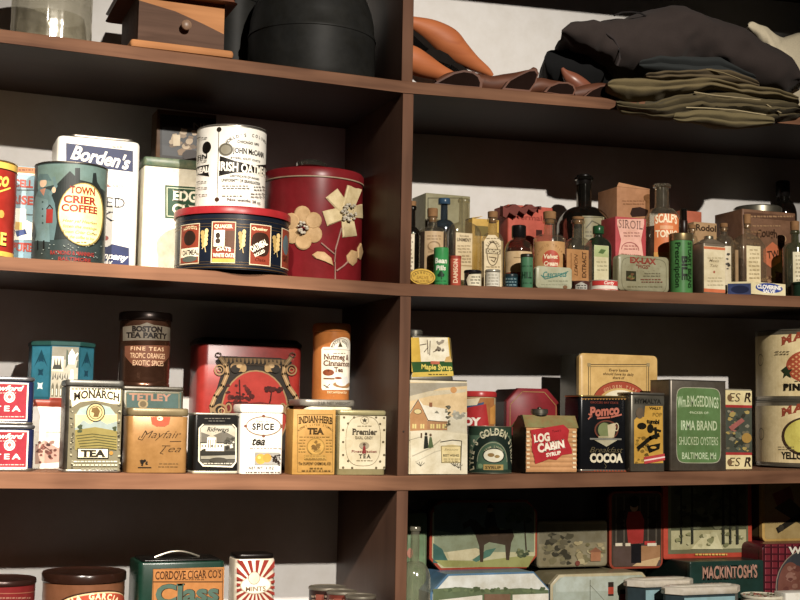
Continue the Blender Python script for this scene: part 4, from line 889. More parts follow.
# salve box, turned so that its end shows
pa, pb, pc = onY(727.5, 288, .03), onY(751.5, 288, .004), onY(785.5, 288, .012)
z0 = max(ztop('B', p.x) for p in (pa, pb, pc)); zt = onY(752, 281.5, .004).z
t = Thing('salve_box', 'little cream and blue box set at an angle on the shelf edge', 'box', ((pa.x+pc.x)/2, .02, z0), GT)
pd = pa+pc-pb; m = MB(); m.loft([[Vector((p.x, p.y, z)) for p in (pb, pc, pd, pa)] for z in (z0, zt)], paint('d8cba0', .55, .1)); t.add('carton', m)
a = Art(Flat((pb.x, pb.y), (pc.x, pc.y), z0)); a.oval(769, 288, 13.5, 4.8, '2c4596'); a.text('CLOVERINE', 769, 289, 24, 3.6, 'eeeae0', .05); a.text('SALVE', 769, 293, 12, 3, 'eeeae0', .04)
a2 = Art(Flat((pa.x, pa.y), (pb.x, pb.y), z0)); a2.rect(727.8, 283.5, 751, 295, '35406a'); a2.oval(740, 289.5, 9, 4, '1a2244'); t.add('label', a.mb); t.add('end_label', a2.mb)
t, a, c = tube_can('green_jar', 'dark green jar lid at the far right of the medicine shelf edge', 791.5, 822, 281, .006, paint('1c3a2a', .4, .15), 284, paint('16301f', .35), cat='jar')
# ================================================================== THIRD ROW LEFT: tea tins
GTT = 'red and blue tea tins stacked at the left end'
zone_gain(.5)
lowz = None
for lab, yt, on in (('lower red and blue tea tin standing on the shelf', 424.5, 'C'), ('upper red and blue tea tin stacked on its twin', 376.5, None)):
    b = BX(-25, 34.5, yt, .03, .075, on or lowz); lowz = b.z1
    t, a = tin_box('tea_tin', lab, 'tin', b, paint('26305e', .35, .15), .012, lid=yt+4.5, lidcol=paint('8d8d94', .35, .3, .6), base=TINM, group=GTT)
    y = yt
    a.rect(-22, y+6, 28, y+44, 'e6dcc8'); a.rect(-20.5, y+7.3, 26.6, y+42.6, 'c02a3e'); a.text('Crawford', 4, y+14, 40, 5, 'efe0d0', .03, .35); a.lines(-8, 16, [y+16.5], 'e8b0a8', .8)
    a.oval(9.5, y+20.5, 5.6, 5.6, 'e8dcc8'); a.ring(9.5, y+20.5, 4.4, 4.4, .8, 'c86a60'); a.oval(9.5, y+20.5, 2, 2, 'c4746a'); a.text('TEA', 7, y+34.5, 27, 5, 'f0e4d6', .03, 0, 0, 0, 1.5); a.lines(-12, 24, [y+40.2], 'e8b0a8', .9)
    t.add('label', a.mb)
b = BX(32, 66, 399.5, .125, .08, 'C'); wt = b
t, a = tin_box('white_tin', 'white tin with a red rim band and faint reddish drawings under the teal tin', 'tin', b, paint('e8e2da', .4, .08), .004, lid=407, lidcol=paint('b5482e', .4, .2))
a.full(.001, b.w-.001, .002, b.h-.001, 'e4ded4'); a.rect(33, 399.8, 65.5, 406.8, 'b5482e'); a.line([(33, 403.5), (65, 403.5)], .9, 'e0c0a8'); a.poly([(35, 446), (44, 440), (58, 448), (65, 444), (65, 462), (35, 464)], 'cfa898'); a.blobs(34, 440, 58, 464, ['a8685c', '8d5a50', 'c49888', '6d4a44'], 22, 1.2, 3.4, 5); a.line([(36, 452), (44, 446), (52, 452)], .8, '7a4a40'); a.lines(35, 64, [432], 'dcc8bc', .8); t.add('label', a.mb)
P0, P1 = onY(28, 370, .13).x, onY(98, 370, .13).x
zt, zb = onY(63, 341, .13).z, wt.z1; w_ = P1-P0
t = Thing('octagonal_tea_tin', 'teal and silver eight-sided tin standing on the white tin', 'tin', ((P0+P1)/2, .17, zb)); m = MB(); xm = (P0+P1)/2+.002; TL = paint('1f6478', .35, .15)
zl = onY(63, 345.5, .13).z; m.loft([rr(xm, .18, w_*.9, .1, .026, z, 1, 0, True) for z in (zb, zl)], TL); t.add('body', m)
m = MB(); m.loft([rr(xm, .18, w_*.9+.003, .103, .0265, zl+.0002, 1, 0, True), rr(xm, .18, w_*.9+.003, .103, .0265, zt-.001, 1, 0, True), rr(xm, .18, w_*.9-.001, .099, .026, zt, 1, 0, True)], paint('24524e', .35, .2)); t.add('lid', m)
xa, xb = xm-w_*.45+.026, xm+w_*.45-.026; a = Art(Flat((xa, .13), (xb, .13), zb)); W, H = xb-xa, zl-zb
S1, S2, S3 = 'b3ad9c', '6b685c', '44463f'
a.full(.001, W-.001, .002, H-.002, S1); a.full(.001, W-.001, H*.74, H-.002, '9a9686'); a.full(0, W, .0, H*.035, 'b5382c')
q = lambda u, v: proj(a.fc.to3(u*W, v*H, 0))
def shp(pts, c): s_tess(a, [(u*W, v*H) for u, v in pts], c)
shp([(.03, .52), (.45, .52), (.45, .8), (.03, .8)], 'c9c3b0'); shp([(.05, .56), (.4, .56), (.36, .64), (.1, .64)], S3)
for i in range(3): shp([(.1+.1*i, .64), (.17+.1*i, .64), (.13+.1*i, .78)], S2)
shp([(.62, .66), (.84, .66), (.88, .8), (.8, .9), (.68, .9), (.6, .8)], 'ece6da'); shp([(.86, .76), (.97, .86), (.94, .88), (.84, .82)], 'ece6da'); shp([(.7, .9), (.78, .9), (.74, .95)], 'ece6da'); shp([(.52, .58), (.62, .66), (.6, .9), (.54, .94)], '5c6a5a'); shp([(.9, .6), (.99, .6), (.99, .74), (.94, .72)], '5c6a5a')
shp([(.68, .36), (.84, .36), (.8, .56), (.72, .56)], 'dcd6c8')
for i in range(7): shp([(.05+.085*i, .36+.06*(i % 2)), (.12+.085*i, .38), (.1+.085*i, .5)], S2)
for i in range(6): shp([(.05+.15*i, .06), (.14+.15*i, .06), (.14+.15*i, .25), (.1+.15*i, .32), (.05+.15*i, .25)], '77735f'); shp([(.07+.15*i, .08), (.1+.15*i, .08), (.1+.15*i, .2), (.07+.15*i, .2)], 'd2ccba')
t.add('label', a.mb)
for (ax, ay, bx, by) in ((xm-w_*.45, .13+.026, xa, .13), (xb, .13, xm+w_*.45, .13+.026)):
    a = Art(Flat((ax, ay), (bx, by), zb)); L = math.hypot(bx-ax, by-ay); a.full(.002, L-.002, .004, H-.003, '2a7890')
    for f in (.25, .5, .75): s_tess(a, [(L*.5+L*.2*math.cos(k*PI/4)*(1 if k % 2 else .5), H*f+L*.2*math.sin(k*PI/4)*(1 if k % 2 else .5)) for k in range(8)], 'b9c9c4' if f == .25 else '1a4a60')
    s_tess(a, [(L*.15, H*.6), (L*.5, H*.8), (L*.85, H*.6), (L*.5, H*.92)], '174a5c'); t.add('side_panel', a.mb)

b = BX(66, 123.5, 380, .014, .06, 'C')
t, a = tin_box('tea_tin', 'worn dark tin with an arched title over a plantation landscape', 'tin', b, paint('5c564a', .4, .7, .5, 40, .5, '2e2a24'), .007, lid=386.5, lidcol=paint('77756e', .4, .4, .5), base=TINM)
a.text('BLACK', 97, 385.5, 26, 3.4, 'b9b8b0', .02); a.rect(68.5, 389, 121, 471, '8c8466'); a.rect(70, 388.5, 120.5, 400, 'e4d8b8')
a.poly([(70, 389), (120.5, 389), (120, 404), (113, 404), (95, 400.5), (80, 402), (72, 407)], 'e6dab6'); a.lines(71, 120, [389], '5c5644', 1.4, 3)
a.text('MONARCH', 96.5, 401, 46, 7.4, '3a3024', .03, 0, 3.4, sf=True)
a.poly([(75, 450), (75, 416), (80, 408), (95, 403), (110, 407), (117, 416), (117, 450)], 'a9b8a8'); a.poly([(75, 428), (75, 414), (117, 414), (117, 428)], 'e5c677'); a.poly([(79, 410), (95, 404), (110, 408), (116, 415), (76, 415)], '9fb8b4'); a.poly([(75, 428), (83, 420), (90, 424), (98, 419), (107, 424), (117, 421), (117, 432), (75, 432)], '9fb0ae')
a.poly([(75, 430), (95, 427), (117, 431), (117, 450), (75, 450)], 'a99a4e'); 
for i in range(6): a.line([(76+i*1, 436+i*2.6), (92+i*2, 434+i*2.8), (116, 437+i*2.6)], .9, '55552c')
a.blobs(75, 424, 83, 434, ['4c5a3c'], 5, 1.5, 3, 2); a.blobs(110, 426, 117, 432, ['4c5a3c'], 4, 1.2, 2.4, 2)
a.oval(95.5, 412.5, 9.4, 9.4, '3c3624'); a.oval(95.5, 412.5, 8.4, 8.4, 'cdb87c'); a.ring(95.5, 412.5, 6.8, 6.8, .7, '3c3624'); a.poly([(92, 408), (97, 407), (100, 411), (98, 417), (93, 417), (94, 413), (91, 412)], '8a6a30')
a.rect(77, 448, 108.5, 458.5, '2e2a20'); a.rect(78, 449, 107.5, 457.5, 'e4d9b2'); a.text('TEA', 93, 456.6, 26, 6.2, '2e2a20', .06, sf=True); a.oval(111, 453, 2, 2, 'c8922c'); a.lines(72, 118, [461.5, 465], 'c6c6ae', 1.3, 2); a.lines(80, 118, [469], 'a9a890', 1.2, 5); a.blobs(69, 400, 74, 470, ['b9b294', '4c483c', '8f896f'], 26, .6, 1.6, 9); a.blobs(116, 400, 121, 470, ['b9b294', '4c483c', '8f896f'], 26, .6, 1.6, 10)
t.add('label', a.mb)
b = BX(122, 183.5, 386.5, .085, .07, 'C'); tet = b
t, a = tin_box('tea_tin', 'blue-green tin with pinkish title letters behind the gold script tin', 'tin', b, paint('6f6a58', .4, .4, .4), .005, lid=390.5, lidcol=paint('6b6558', .4, .5, .5))
a.rect(125, 392, 180, 470, '4f6a66'); a.box(126, 393, 179, 470, .7, '9a8a60'); a.text('TETLEY', 150, 400.5, 42, 6.5, 'b98a72', .04); a.oval(143, 404, 5, 4.6, 'b09a70'); a.oval(143, 404, 3.4, 3, '7a6a4c'); t.add('label', a.mb)
c = CY(118.5, 172, 311, 0, tet.z1, yc=.122)
BZ = paint('6a4430', .25, .35, .75, 30, .5, '2e1c14')
t = Thing('bronze_tea_canister', 'tall dark bronze round canister standing on the blue-green tin', 'canister', c.base); m = MB(); R = c.R; zl = c.z(319.5)
m.cyl(c.x, c.y, [(R*.95, c.z0), (R*.97, c.z0+.001), (R*.97, c.z0+.004), (R*.94, c.z0+.006), (R*.96, c.z0+.009), (R*.95, c.z0+.013), (R*.96, c.z0+.015), (R*.96, zl)], BZ, 64); t.add('body', m)
m = MB(); m.cyl(c.x, c.y, [(R, zl), (R*1.01, zl+.001), (R, c.z1-.002), (R*.96, c.z1)], paint('2e201a', .3, .3, .7), 64); t.add('lid', m)
a = Art(Round(c.x, c.y, R*.96, c.z0)); a.poly([(123, 341), (123, 327), (140, 325), (147, 322.5), (154, 325), (170, 328), (170, 341)], '6e6558'); a.text('BOSTON', 147.5, 331.5, 32, 5, '1c1614', .06, sf=True); a.text('TEA PARTY', 147.5, 337.8, 46, 5, '1c1614', .05, sf=True)
a.poly([(125, 346), (170, 346), (169, 356), (162, 364), (147, 367), (132, 364), (125, 356)], '7a4a34'); a.text('FINE TEAS', 148, 350.5, 35, 3.6, 'c9a684', .02, 0, 0, 0, 1.2); a.text('TROPIC ORANGES', 148.5, 358.2, 37, 5, 'c9a684', .01); a.text('EXOTIC SPICES', 149, 365.5, 32, 5, 'c9a684', .01); t.add('label', a.mb)
b = BX(128.5, 188.5, 408, .012, .055, 'C')
t, a = tin_box('tea_tin', 'gold tin with elegant brown script and a small coat of arms', 'tin', b, paint('c08c48', .35, .22, .15, 40, .5, '9a6a30'), .009, lid=416, lidcol=paint('9c8a62', .4, .25, .3))
K = '4f3516'
a.poly([(150.5, 417), (170.5, 417), (169, 424), (165, 426.5), (156, 426.5), (152, 424)], 'd5603c'); a.oval(160, 418.5, 3, 2.2, 'd9c9a0'); a.oval(159, 418.6, .8, .8, '2a1c10')
a.text('Mayfair', 161, 438, 40, 7.4, K, -.012, .45); a.line([(140, 436), (138, 439), (142, 440), (146, 434)], .6, K); a.line([(170, 441.5), (181, 441.3)], .7, K); a.text('Tea', 171, 452, 20, 6.6, K, -.012, .45); a.line([(162, 451), (160, 453), (163, 454)], .6, K)
a.blobs(139, 459, 150, 466, ['1e160c'], 12, 1, 2, 5); a.line([(138, 467.5), (151, 467.5)], .9, '1e160c'); a.lines(158, 178, [463.5, 466.5], '8a6430', .9, 5); t.add('label', a.mb)

zone_gain(.62)
b = BX(199, 303, 338.5, .192, .08, 'C')
t = Thing('ornate_tin', 'large red tin with black lid and gilt scrollwork around an oriental scene', 'tin', b.base); m = MB()
zl = b.z(345.5); m.rbox(b.x0, b.x1, b.y0, b.y1, b.z0, zl, .016, .001, paint('a8281e', .35, .25, wearcol='4a120e')); t.add('body', m)
m = MB(); m.loft([rr(b.xm, b.ym, b.w+.003, b.d+.003, .017, zl+.0003, 5), rr(b.xm, b.ym, b.w+.003, b.d+.003, .017, zl+.005, 5), rr(b.xm, b.ym, b.w-.012, b.d-.012, .012, b.z1, 5)], paint('2a2622', .35, .4, .4, 40, .5, '5a5048')); t.add('lid', m)
a = Art(b.face()); GO, GD = '9a7a50', '5c4630'
a.poly([(215, 361), (222, 356), (280, 358), (292, 362), (288, 374), (292, 392), (296, 405), (296, 470), (210, 470), (210, 404), (217, 388), (221, 374)], '2c2620')
for i in range(17): a.poly([(221+i*4, 357.5+.12*i), (224.5+i*4, 357.6+.12*i), (224+i*4, 362+.12*i), (222+i*4, 363+.12*i)], GO)
a.line([(219, 357), (254, 358), (290, 360)], .8, GD); a.line([(220, 363.5), (286, 366)], .8, GD)
a.oval(254.5, 412, 34, 42, GO); a.oval(254.5, 412, 32.6, 40.6, 'a92c20')
a.blobs(224, 384, 256, 414, ['4a1612', '5c1c16', '3a1410'], 44, 1.4, 4, 7); a.blobs(262, 386, 284, 393, ['4a1612', '3a1410'], 16, 1.4, 3.4, 8); a.line([(271, 392), (270, 400), (268, 406)], 1.2, '3a1410'); a.line([(239, 380), (240, 410)], 1.4, '3a1410'); a.poly([(222, 405), (260, 402), (286, 406), (286, 412), (222, 414)], '6a1e18')
for sgn, cx in ((1, 226), (-1, 284)):
    P = lambda dx, y: (cx+sgn*dx, y)
    a.line([P(-6, 358), P(0, 366), P(1, 374), P(-4, 386), P(-11, 396), P(-15, 406), P(-14, 414), P(-8, 419)], 4.2, GO); a.line([P(-6, 358), P(0, 366), P(1, 374), P(-4, 386), P(-11, 396), P(-15, 406)], 1, 'b9996a')
    a.oval(cx+sgn*12, 367, 8, 5, GO); a.oval(cx+sgn*9, 369, 4.5, 4, '2c2620'); a.oval(cx+sgn*13, 366, 3, 2.2, 'b9996a'); a.oval(cx+sgn*17, 369, 3, 3.4, 'a88858')
    a.ring(cx-sgn*7, 370, 5.4, 5.6, 1.5, GO); a.ring(cx-sgn*7, 370, 2.6, 2.6, 1, GO); a.ring(cx-sgn*6, 410, 7, 6.4, 2, GO); a.ring(cx-sgn*5, 411, 3.6, 3.4, 1.2, 'b9996a'); a.ring(cx+sgn*2, 408, 3.5, 5, 1.6, GO); a.ring(cx-sgn*8, 355, 3.4, 2.6, 1, GD)
t.add('printed_front', a.mb)
b = BX(194, 238.5, 413, .014, .045, 'C')
t, a = tin_box('tea_tin', 'black tin with a grey engraved picture of a white mansion', 'tin', b, paint('1a1816', .35, .15), .004, lid=415, lidcol=paint('a8a290', .4, .3, .3), base=paint('c4bca4', .4, .2, .3))
a.full(.004, b.w-.004, .004, b.h-.003, '100e0d')
oct_ = lambda d: [(203+d, 424), (233-d, 424.3), (236.3-d, 428), (236-d, 462), (232-d, 467-d), (203+d, 466-d), (198.5+d, 461), (199+d, 428)]
a.poly(oct_(-.4), 'd2cab2'); a.poly(oct_(1), '57544c'); a.poly([(200.5, 428), (204, 425.5), (232, 425.5), (235, 429), (235, 442), (200.5, 442)], 'b9b4a4'); a.poly([(201, 432), (212, 436), (224, 431), (235, 437), (235, 442), (201, 442)], '77736a'); a.text('Ridgways', 218, 431.5, 22, 4.4, '24211c', .02, .25)
a.rect(200.5, 443.5, 224, 451, 'd6d0be'); a.rect(207, 437.5, 216, 451, 'e2dcca'); a.poly([(206.5, 437.5), (211.5, 434.5), (216.5, 437.5)], 'b9b3a2')
for i in range(7): a.rect(201.5+i*3.2, 445, 202.7+i*3.2, 447, '4a463e')
for i in range(4): a.rect(208+i*2.2, 439.5, 208.8+i*2.2, 448, '6a665a')
a.blobs(222, 436, 235, 450, ['45423a', '5a574c', 'c9c4b4', '34322c'], 22, 1, 2.6, 3); a.blobs(200.5, 448, 206, 453, ['3a382f'], 6, 1, 2, 4); a.rect(200.5, 451, 235, 455, '34322c'); a.poly([(200.5, 456), (235, 455), (235, 459), (200.5, 459)], 'a19c8c'); a.oval(218, 460, 9, 2.6, '4a463c'); a.lines(203, 232, [463.5], 'b9b3a2', 1.2); a.lines(204, 231, [418.5], '77736a', .9); a.lines(208, 226, [421], '77736a', .8)
t.add('label', a.mb)
b = BX(241, 283.5, 404.5, .01, .05, 'C')
t, a = tin_box('spice_tea_tin', 'white tin with a dotted oval, italic word and a picture of oranges', 'tin', b, paint('dad4c8', .35, .05), .006, lid=413, lidcol=paint('dad4c8', .35, .05), bev=.0015)
BRN = '8c5a44'
a.ring(263.5, 426, 18, 10, 1, 'a98f7c'); a.ring(263.5, 426, 16.8, 9, .4, 'a98f7c')
for dx, dy in ((-18, 0), (18, 0), (0, -10), (0, 10)): a.oval(263.5+dx, 426+dy, 1.7, 1.6, BRN)
a.text('SPICE', 263, 429.6, 22, 6, '2a251c', .035, 0, 0, 0, 1.1, sf=True); a.text("Bigelow's", 263, 422, 15, 2.2, 'b08a78', .0, .3); a.text('tea', 258.5, 445, 13, 8, '2e2a24', .03, .35, sf=True); a.lines(248, 281, [448.5], 'a89c8c', .9, 2)
a.rect(254.5, 452.3, 279.5, 465, 'a7a49c'); a.oval(260.5, 459, 5.2, 5.2, 'e2a02c'); a.oval(267, 458, 4.3, 4.4, 'd8962a'); a.oval(259, 457.5, 1.6, 1.4, 'f0c060'); a.blobs(271, 453, 281, 466, ['2a2018', '3c2c20'], 20, .8, 1.8, 3); a.line([(271, 456), (280, 463)], .8, '2a2018')
a.text('NET WT. 3 OZ.', 261.5, 469, 26, 2.5, '55504a', .015, 0, 0, 0, 1.2); a.lines(245, 280, [472], '8a8478', .9, 4); t.add('label', a.mb)
b = BX(301, 356.5, 399.5, .11, .085, 'C'); gt = b
t = Thing('grey_lid_tin', 'cream tin with a wide flat grey lid carrying the orange tin', 'tin', b.base); m = MB(); zl = b.z(406.5); m.rbox(b.x0+.008, b.x1-.004, b.y0+.004, b.y1-.004, b.z0, zl, .012, .001, paint('d8cfb0', .4, .15)); t.add('body', m)
m = MB(); m.rbox(b.x0, b.x1, b.y0, b.y1, zl+.0003, b.z1, .014, .003, paint('a39d92', .4, .3, .3)); t.add('lid', m); a = Art(b.face()); a.text('2 LB. NET WEIGHT', 334, 404.5, 32, 2.6, '5a554c', .01); t.add('label', a.mb)
zone_gain(.72)
c = CY(312.5, 350.5, 322.5, 0, gt.z1, yc=.15)
t = Thing('orange_tea_tin', 'tall bright orange round tin with a white label standing on the grey lid', 'tin', c.base); m = MB(); R = c.R; zl = c.z(331.5); OG = paint('cf7a2a', .35, .08)
m.cyl(c.x, c.y, [(R*.97, c.z0), (R*.98, c.z0+.001), (R*.98, zl)], OG, 64); t.add('body', m); m = MB(); m.cyl(c.x, c.y, [(R, zl+.0003), (R*1.01, zl+.001), (R, c.z1-.004), (R*.97, c.z1-.001), (R*.92, c.z1)], OG, 64); t.add('lid', m)
a = Art(Round(c.x, c.y, R*.98, c.z0)); a.oval(340, 348, 10, 11, 'ece4d2'); a.poly([(321.5, 349), (323, 347), (352, 348), (352, 390), (322.5, 390), (321.5, 388)], 'efe8d6'); a.ring(340, 348, 8.6, 9.6, .5, '6a5a44', a0=0, a1=PI); a.arctext('FOREST FRENCH', 340, 349, 6.6, 6.6, 165, 15, 2.6, '4a3c2c', .02, .8); a.poly([(338, 347), (340, 341.5), (342.5, 347)], '55482f'); a.line([(324, 349.5), (350, 350.5)], .4, '8a7a60'); a.lines(333, 345, [353.5], '8a7a60', .8)
a.text('Nutmeg &', 338, 359.5, 27, 5.2, '6e3a1e', .03, sf=True); a.text('Cinnamon', 339, 366, 29, 5.2, '6e3a1e', .03, sf=True); a.text('Tea', 338.5, 372, 9, 4.6, '6e3a1e', .03, sf=True)
a.oval(328.5, 372.5, 5.6, 3.2, 'a3532c'); a.oval(328.5, 370.5, 1, 1.2, '7a3a1c'); a.line([(325, 370), (325, 375)], .5, '7a3a1c'); a.line([(332, 370), (332, 375)], .5, '7a3a1c'); a.line([(324, 378.5), (334, 378.8)], 1.4, '8a5a34'); a.oval(338, 378, 3.5, 1.1, 'a3532c'); a.oval(341, 384.5, 8, 3.4, 'b98a54'); a.oval(341, 382.5, 5.5, 3.6, 'e4e0da'); a.poly([(338, 380), (346, 376), (348, 383), (340, 386)], 'd6d8d8'); a.line([(324, 385), (329, 388)], .8, '6a4a2c'); a.line([(326, 388), (330, 384)], .6, '6a4a2c'); a.text('DECAFFEINATED', 338, 393.5, 20, 2, 'f0d6a8', .01); t.add('label', a.mb)
b = BX(293, 335.5, 409.5, .008, .04, 'C')
t, a = tin_box('herb_tea_box', 'yellow cardboard box with brown engraved lettering', 'box', b, paint('c2913a', .6, .12, wearcol='a0742a'), .0012)
K = '4a3414'
a.box(297.5, 414.5, 332.5, 472, .5, '8a6a2c'); a.text('INDIAN·HERB', 315.5, 424, 34, 6.4, K, .03, 0, 1.6, sf=True); a.arctext('KIDNEY LIVER STOMACH', 315.5, 434, 17, 8.5, 160, 20, 2, '7a5c24', .01); a.text('TEA', 315.5, 434, 17, 5.6, K, .05, sf=True); a.lines(299, 331, [437], '8a6a2c', .8); 
for i in range(5): a.lines(298, 306, [440+i*2.9], '9a7830', .8, i); a.lines(325, 332, [440+i*2.9], '9a7830', .8, i+9)
a.oval(315.5, 446.5, 9, 8.6, 'a07c30'); a.oval(315.5, 446.5, 8, 7.6, 'c79a42'); a.blobs(310, 440, 321, 453, ['8a682a', 'b08a3c', '7a5a24'], 16, 1, 2.8, 6); a.rect(304, 454.5, 326, 459.5, 'b98e3a'); a.lines(305, 325, [456, 458.4], '8a6a2c', .8)
a.text('The DUPONT CHEMICAL CO.', 314.5, 464.5, 33, 2.5, K, .02); a.lines(309, 322, [468], '7a5c24', 1); a.lines(301, 330, [470.3], '7a5c24', .9); t.add('label', a.mb)
b = BX(338.5, 386, 410, .012, .045, 'C')
t, a = tin_box('premier_tea_tin', 'cream tin with stars and a small red figure, beside the yellow box', 'tin', b, paint('a89c6c', .4, .2, .25), .006, lid=415.5, lidcol=paint('b0a676', .4, .2, .3))
a.rect(339.5, 415.8, 385.5, 469, 'c9bea0'); st = [(344, 417.5), (354, 417.5), (376, 417.5), (384, 418), (348, 423.5), (380, 424), (343, 430), (384, 430), (343, 442), (383, 442), (343, 455), (384, 455), (348, 461), (380, 461.5), (343, 467.5), (352, 467.8), (376, 467.8), (384, 467.5)]
for x, y in st: a.oval(x, y, 1.2, 1.2, '6a5e44')
a.ring(363, 441, 17.5, 25, .4, '8a7c5c', pw=.7); a.poly([(364.5+3*math.cos(k*PI/5-PI/2)*(1 if k % 2 == 0 else .42), 420.3+2.7*math.sin(k*PI/5-PI/2)*(1 if k % 2 == 0 else .42)) for k in range(10)], '4a4434')
a.ring(364.5, 420.3, 4.2, 3.8, .3, '8a7c5c'); a.lines(357, 372, [426], '9a8c6c', .8); a.text('Premier', 364.5, 434.5, 25, 5.6, '4f4636', .03, sf=True); a.text('EARL GREY', 364, 439, 18, 2.6, '8a7c5e', .01, sf=True); a.oval(364, 445.5, 5, 3.5, 'a89c84'); a.poly([(363, 446), (365, 446), (366, 453.5), (362, 453.5)], '8e2c2c'); a.oval(364, 444.5, 1.5, 1.4, '5a4436'); a.text('Finest Packet', 364, 452.5, 25, 2.4, '9a4a44', .01); a.text('TEA', 364.5, 458, 12, 3.6, '4a4434', .03, 0, 0, 0, 1.4, sf=True); a.lines(356, 373, [460.5], '9a8c6c', .8); t.add('label', a.mb)

# ================================================================== THIRD ROW RIGHT
zone_gain(.85)
b = BX(409.5, 467, 380.5, .012, .07, 'C'); sn = b
t, a = tin_box('snow_scene_tin', 'tall tin painted with a snowy cottage and a strolling couple beside the post', 'tin', b, paint('cabd9c', .45, .15), .003, lid=None)
m = MB(); m.rbox(b.x0-.0005, b.x1+.0005, b.y0-.0005, b.y1, b.z1, b.z1+.0015, .003, .0005, DTIN); t.add('lid', m)
a.full(.0005, b.w-.0005, .0005, b.h-.001, 'ddd0b0'); a.rect(409.8, 383, 466.8, 420, 'dcbf8e'); a.poly([(409.8, 383), (466.8, 383), (466.8, 386), (440, 388), (425, 394), (409.8, 396)], 'aaa18e'); a.poly([(409.8, 396), (430, 391), (466, 389), (466, 392), (430, 396), (410, 401)], 'cdbfa0'); a.oval(453.5, 390, 3.2, 3.2, 'cf9350')
a.poly([(448, 418), (466.8, 412), (466.8, 440), (440, 436)], 'cfc7b0'); a.blobs(450, 410, 466, 420, ['a9a594', 'bcb6a2', '9c9a8a'], 14, 1.5, 4, 4)
a.poly([(409.8, 412), (418, 400), (427, 419), (427, 431), (409.8, 431)], 'c48e58'); a.poly([(409.8, 414), (418, 399), (428, 420), (449, 422), (447, 409), (423, 405), (418, 398.5), (409.8, 411)], 'e6dfcc'); a.rect(427, 421, 447, 430, 'b98658'); a.line([(418, 399.5), (428, 420.5), (449, 422.5)], .6, '6a5a44'); a.line([(418, 399.5), (410, 412)], .8, '6a5a44'); a.oval(417.5, 411.5, 4, 2.8, 'd9c68a'); a.ring(417.5, 411.5, 4, 2.8, .5, '5c4a34'); a.rect(429, 402.5, 432, 407, 'a06a48'); a.poly([(434, 413), (436.5, 410.5), (439, 413.5)], '8d8a7a')
for x in (412, 420, 430, 436, 442): a.rect(x, 424, x+4, 428.5, 'e0c87c'); a.line([(x+2, 424), (x+2, 428.5)], .4, '6a4a30')
a.blobs(444, 405, 451, 428, ['6a6656', '8a8672', '54523f'], 18, .8, 2.2, 2); a.poly([(409.8, 431), (430, 430), (466.8, 434), (466.8, 474), (409.8, 474)], 'dcd3b8'); a.line([(412, 456), (430, 448), (440, 440)], 1.2, 'b9b098'); a.line([(415, 462), (434, 452), (452, 447)], .9, 'c4bba2'); a.line([(409, 440), (420, 437)], .8, 'b0a890')
a.poly([(424, 436), (427, 436), (428, 448), (423, 449)], '2a2c24'); a.oval(425.5, 434, 1.3, 1.7, '3a2e24'); a.poly([(429, 437), (431, 437), (433, 447.5), (427.5, 448)], '5c7048'); a.oval(430, 435, 1.2, 1.5, '6a5038'); a.rect(420, 433, 421.6, 438, '6a5038')
a.poly([(440, 446), (452, 444.5), (461, 446), (460, 463), (441, 463)], 'dcc88c'); a.box(441, 446, 460, 462.5, .6, '6a5c34'); a.line([(440, 442), (452, 440), (461, 441), (460, 470)], .9, '4a4434'); a.text('Season', 450.5, 450.5, 14, 2, '8a7a4c', .0, .3); a.text('BEST WISHES', 450.5, 456.5, 16, 2.2, '4a3e24', .02); a.lines(443, 459, [459, 461], '8a7a4c', .8)
for x, y in ((420, 466), (458, 468), (454, 466)): 
    for d in (-4, -1.5, 1.5, 4): a.line([(x, y), (x+d, y-5+abs(d)*.4)], .5, '6a6656')
t.add('painted_front', a.mb)
# maple syrup tin: flared foot, narrower at the top
b = BX(411, 453.5, 336, .016, .045, sn.z1+.0016)
t = Thing('syrup_tin', 'small yellow and green maple syrup tin on top of the snow scene tin', 'tin', b.base); m = MB(); wt_ = onY(451, 340, b.y0).x-b.x0
fx = [(b.z0, b.x0-.001, b.x1+.001, 0), (b.z0+.004, b.x0-.001, b.x1+.0005, 0), (b.z0+.009, b.x0+.0015, b.x1-.002, .0015), (b.z1-.003, b.x0+.001, b.x0+wt_-.003, .002), (b.z1, b.x0+.002, b.x0+wt_-.005, .004)]
m.loft([rr((p+q_)/2, b.ym, q_-p, b.d-2*i, .004, z, 4) for z, p, q_, i in fx], tin('8d887c', .35, .4)); t.add('body', m)
a = Art(Flat((b.x0, b.y0), (b.x1, b.y0), b.z0), .0004)
a.poly([(411, 337.5), (449, 337.5), (452.5, 371), (411.5, 372)], 'd8b02c'); a.poly([(419, 337.6), (447.5, 337.6), (450, 362), (421, 362.5)], 'ece4cc'); a.poly([(411.3, 362), (451.8, 361), (453, 371), (413, 372.5)], '2c5a28'); a.poly([(412.5, 372.5), (453, 371), (453.5, 376), (411.5, 377)], 'd8b83c'); a.poly([(449, 338), (450.5, 338), (452.5, 361), (451, 361)], '6a5a2c')
a.text('Maple Syrup', 436.5, 369.6, 31, 5, 'e0cc50', .03, sf=True); a.rect(430.5, 361.2, 439.5, 364.2, 'cc6a4a'); a.lines(428, 447, [374.5], '6a5a20', 1.2); a.poly([(444, 362), (446, 357), (450, 356), (452, 362)], 'd9b06a')
for p in ([(427, 340), (428, 354)], [(430, 341), (429.5, 355)], [(424, 352), (428, 347)], [(433, 352), (440, 349)], [(420, 345), (426, 344)]): a.line(p, .8, '6a5844')
a.blobs(434, 346, 445, 352, ['54463a', '7a6a58', '8d8272'], 10, .8, 2, 3); a.blobs(435, 339, 445, 345, ['a89c8a'], 6, 1, 2.4, 4); t.add('label', a.mb)
m = MB(); cx = b.x0+.014; m.cyl(cx, b.ym, [(.012, b.z1), (.012, b.z1+.002), (.0135, b.z1+.003), (.0135, b.z1+.0085), (.012, b.z1+.01)], tin('a8a498', .3), 32); t.add('cap', m)
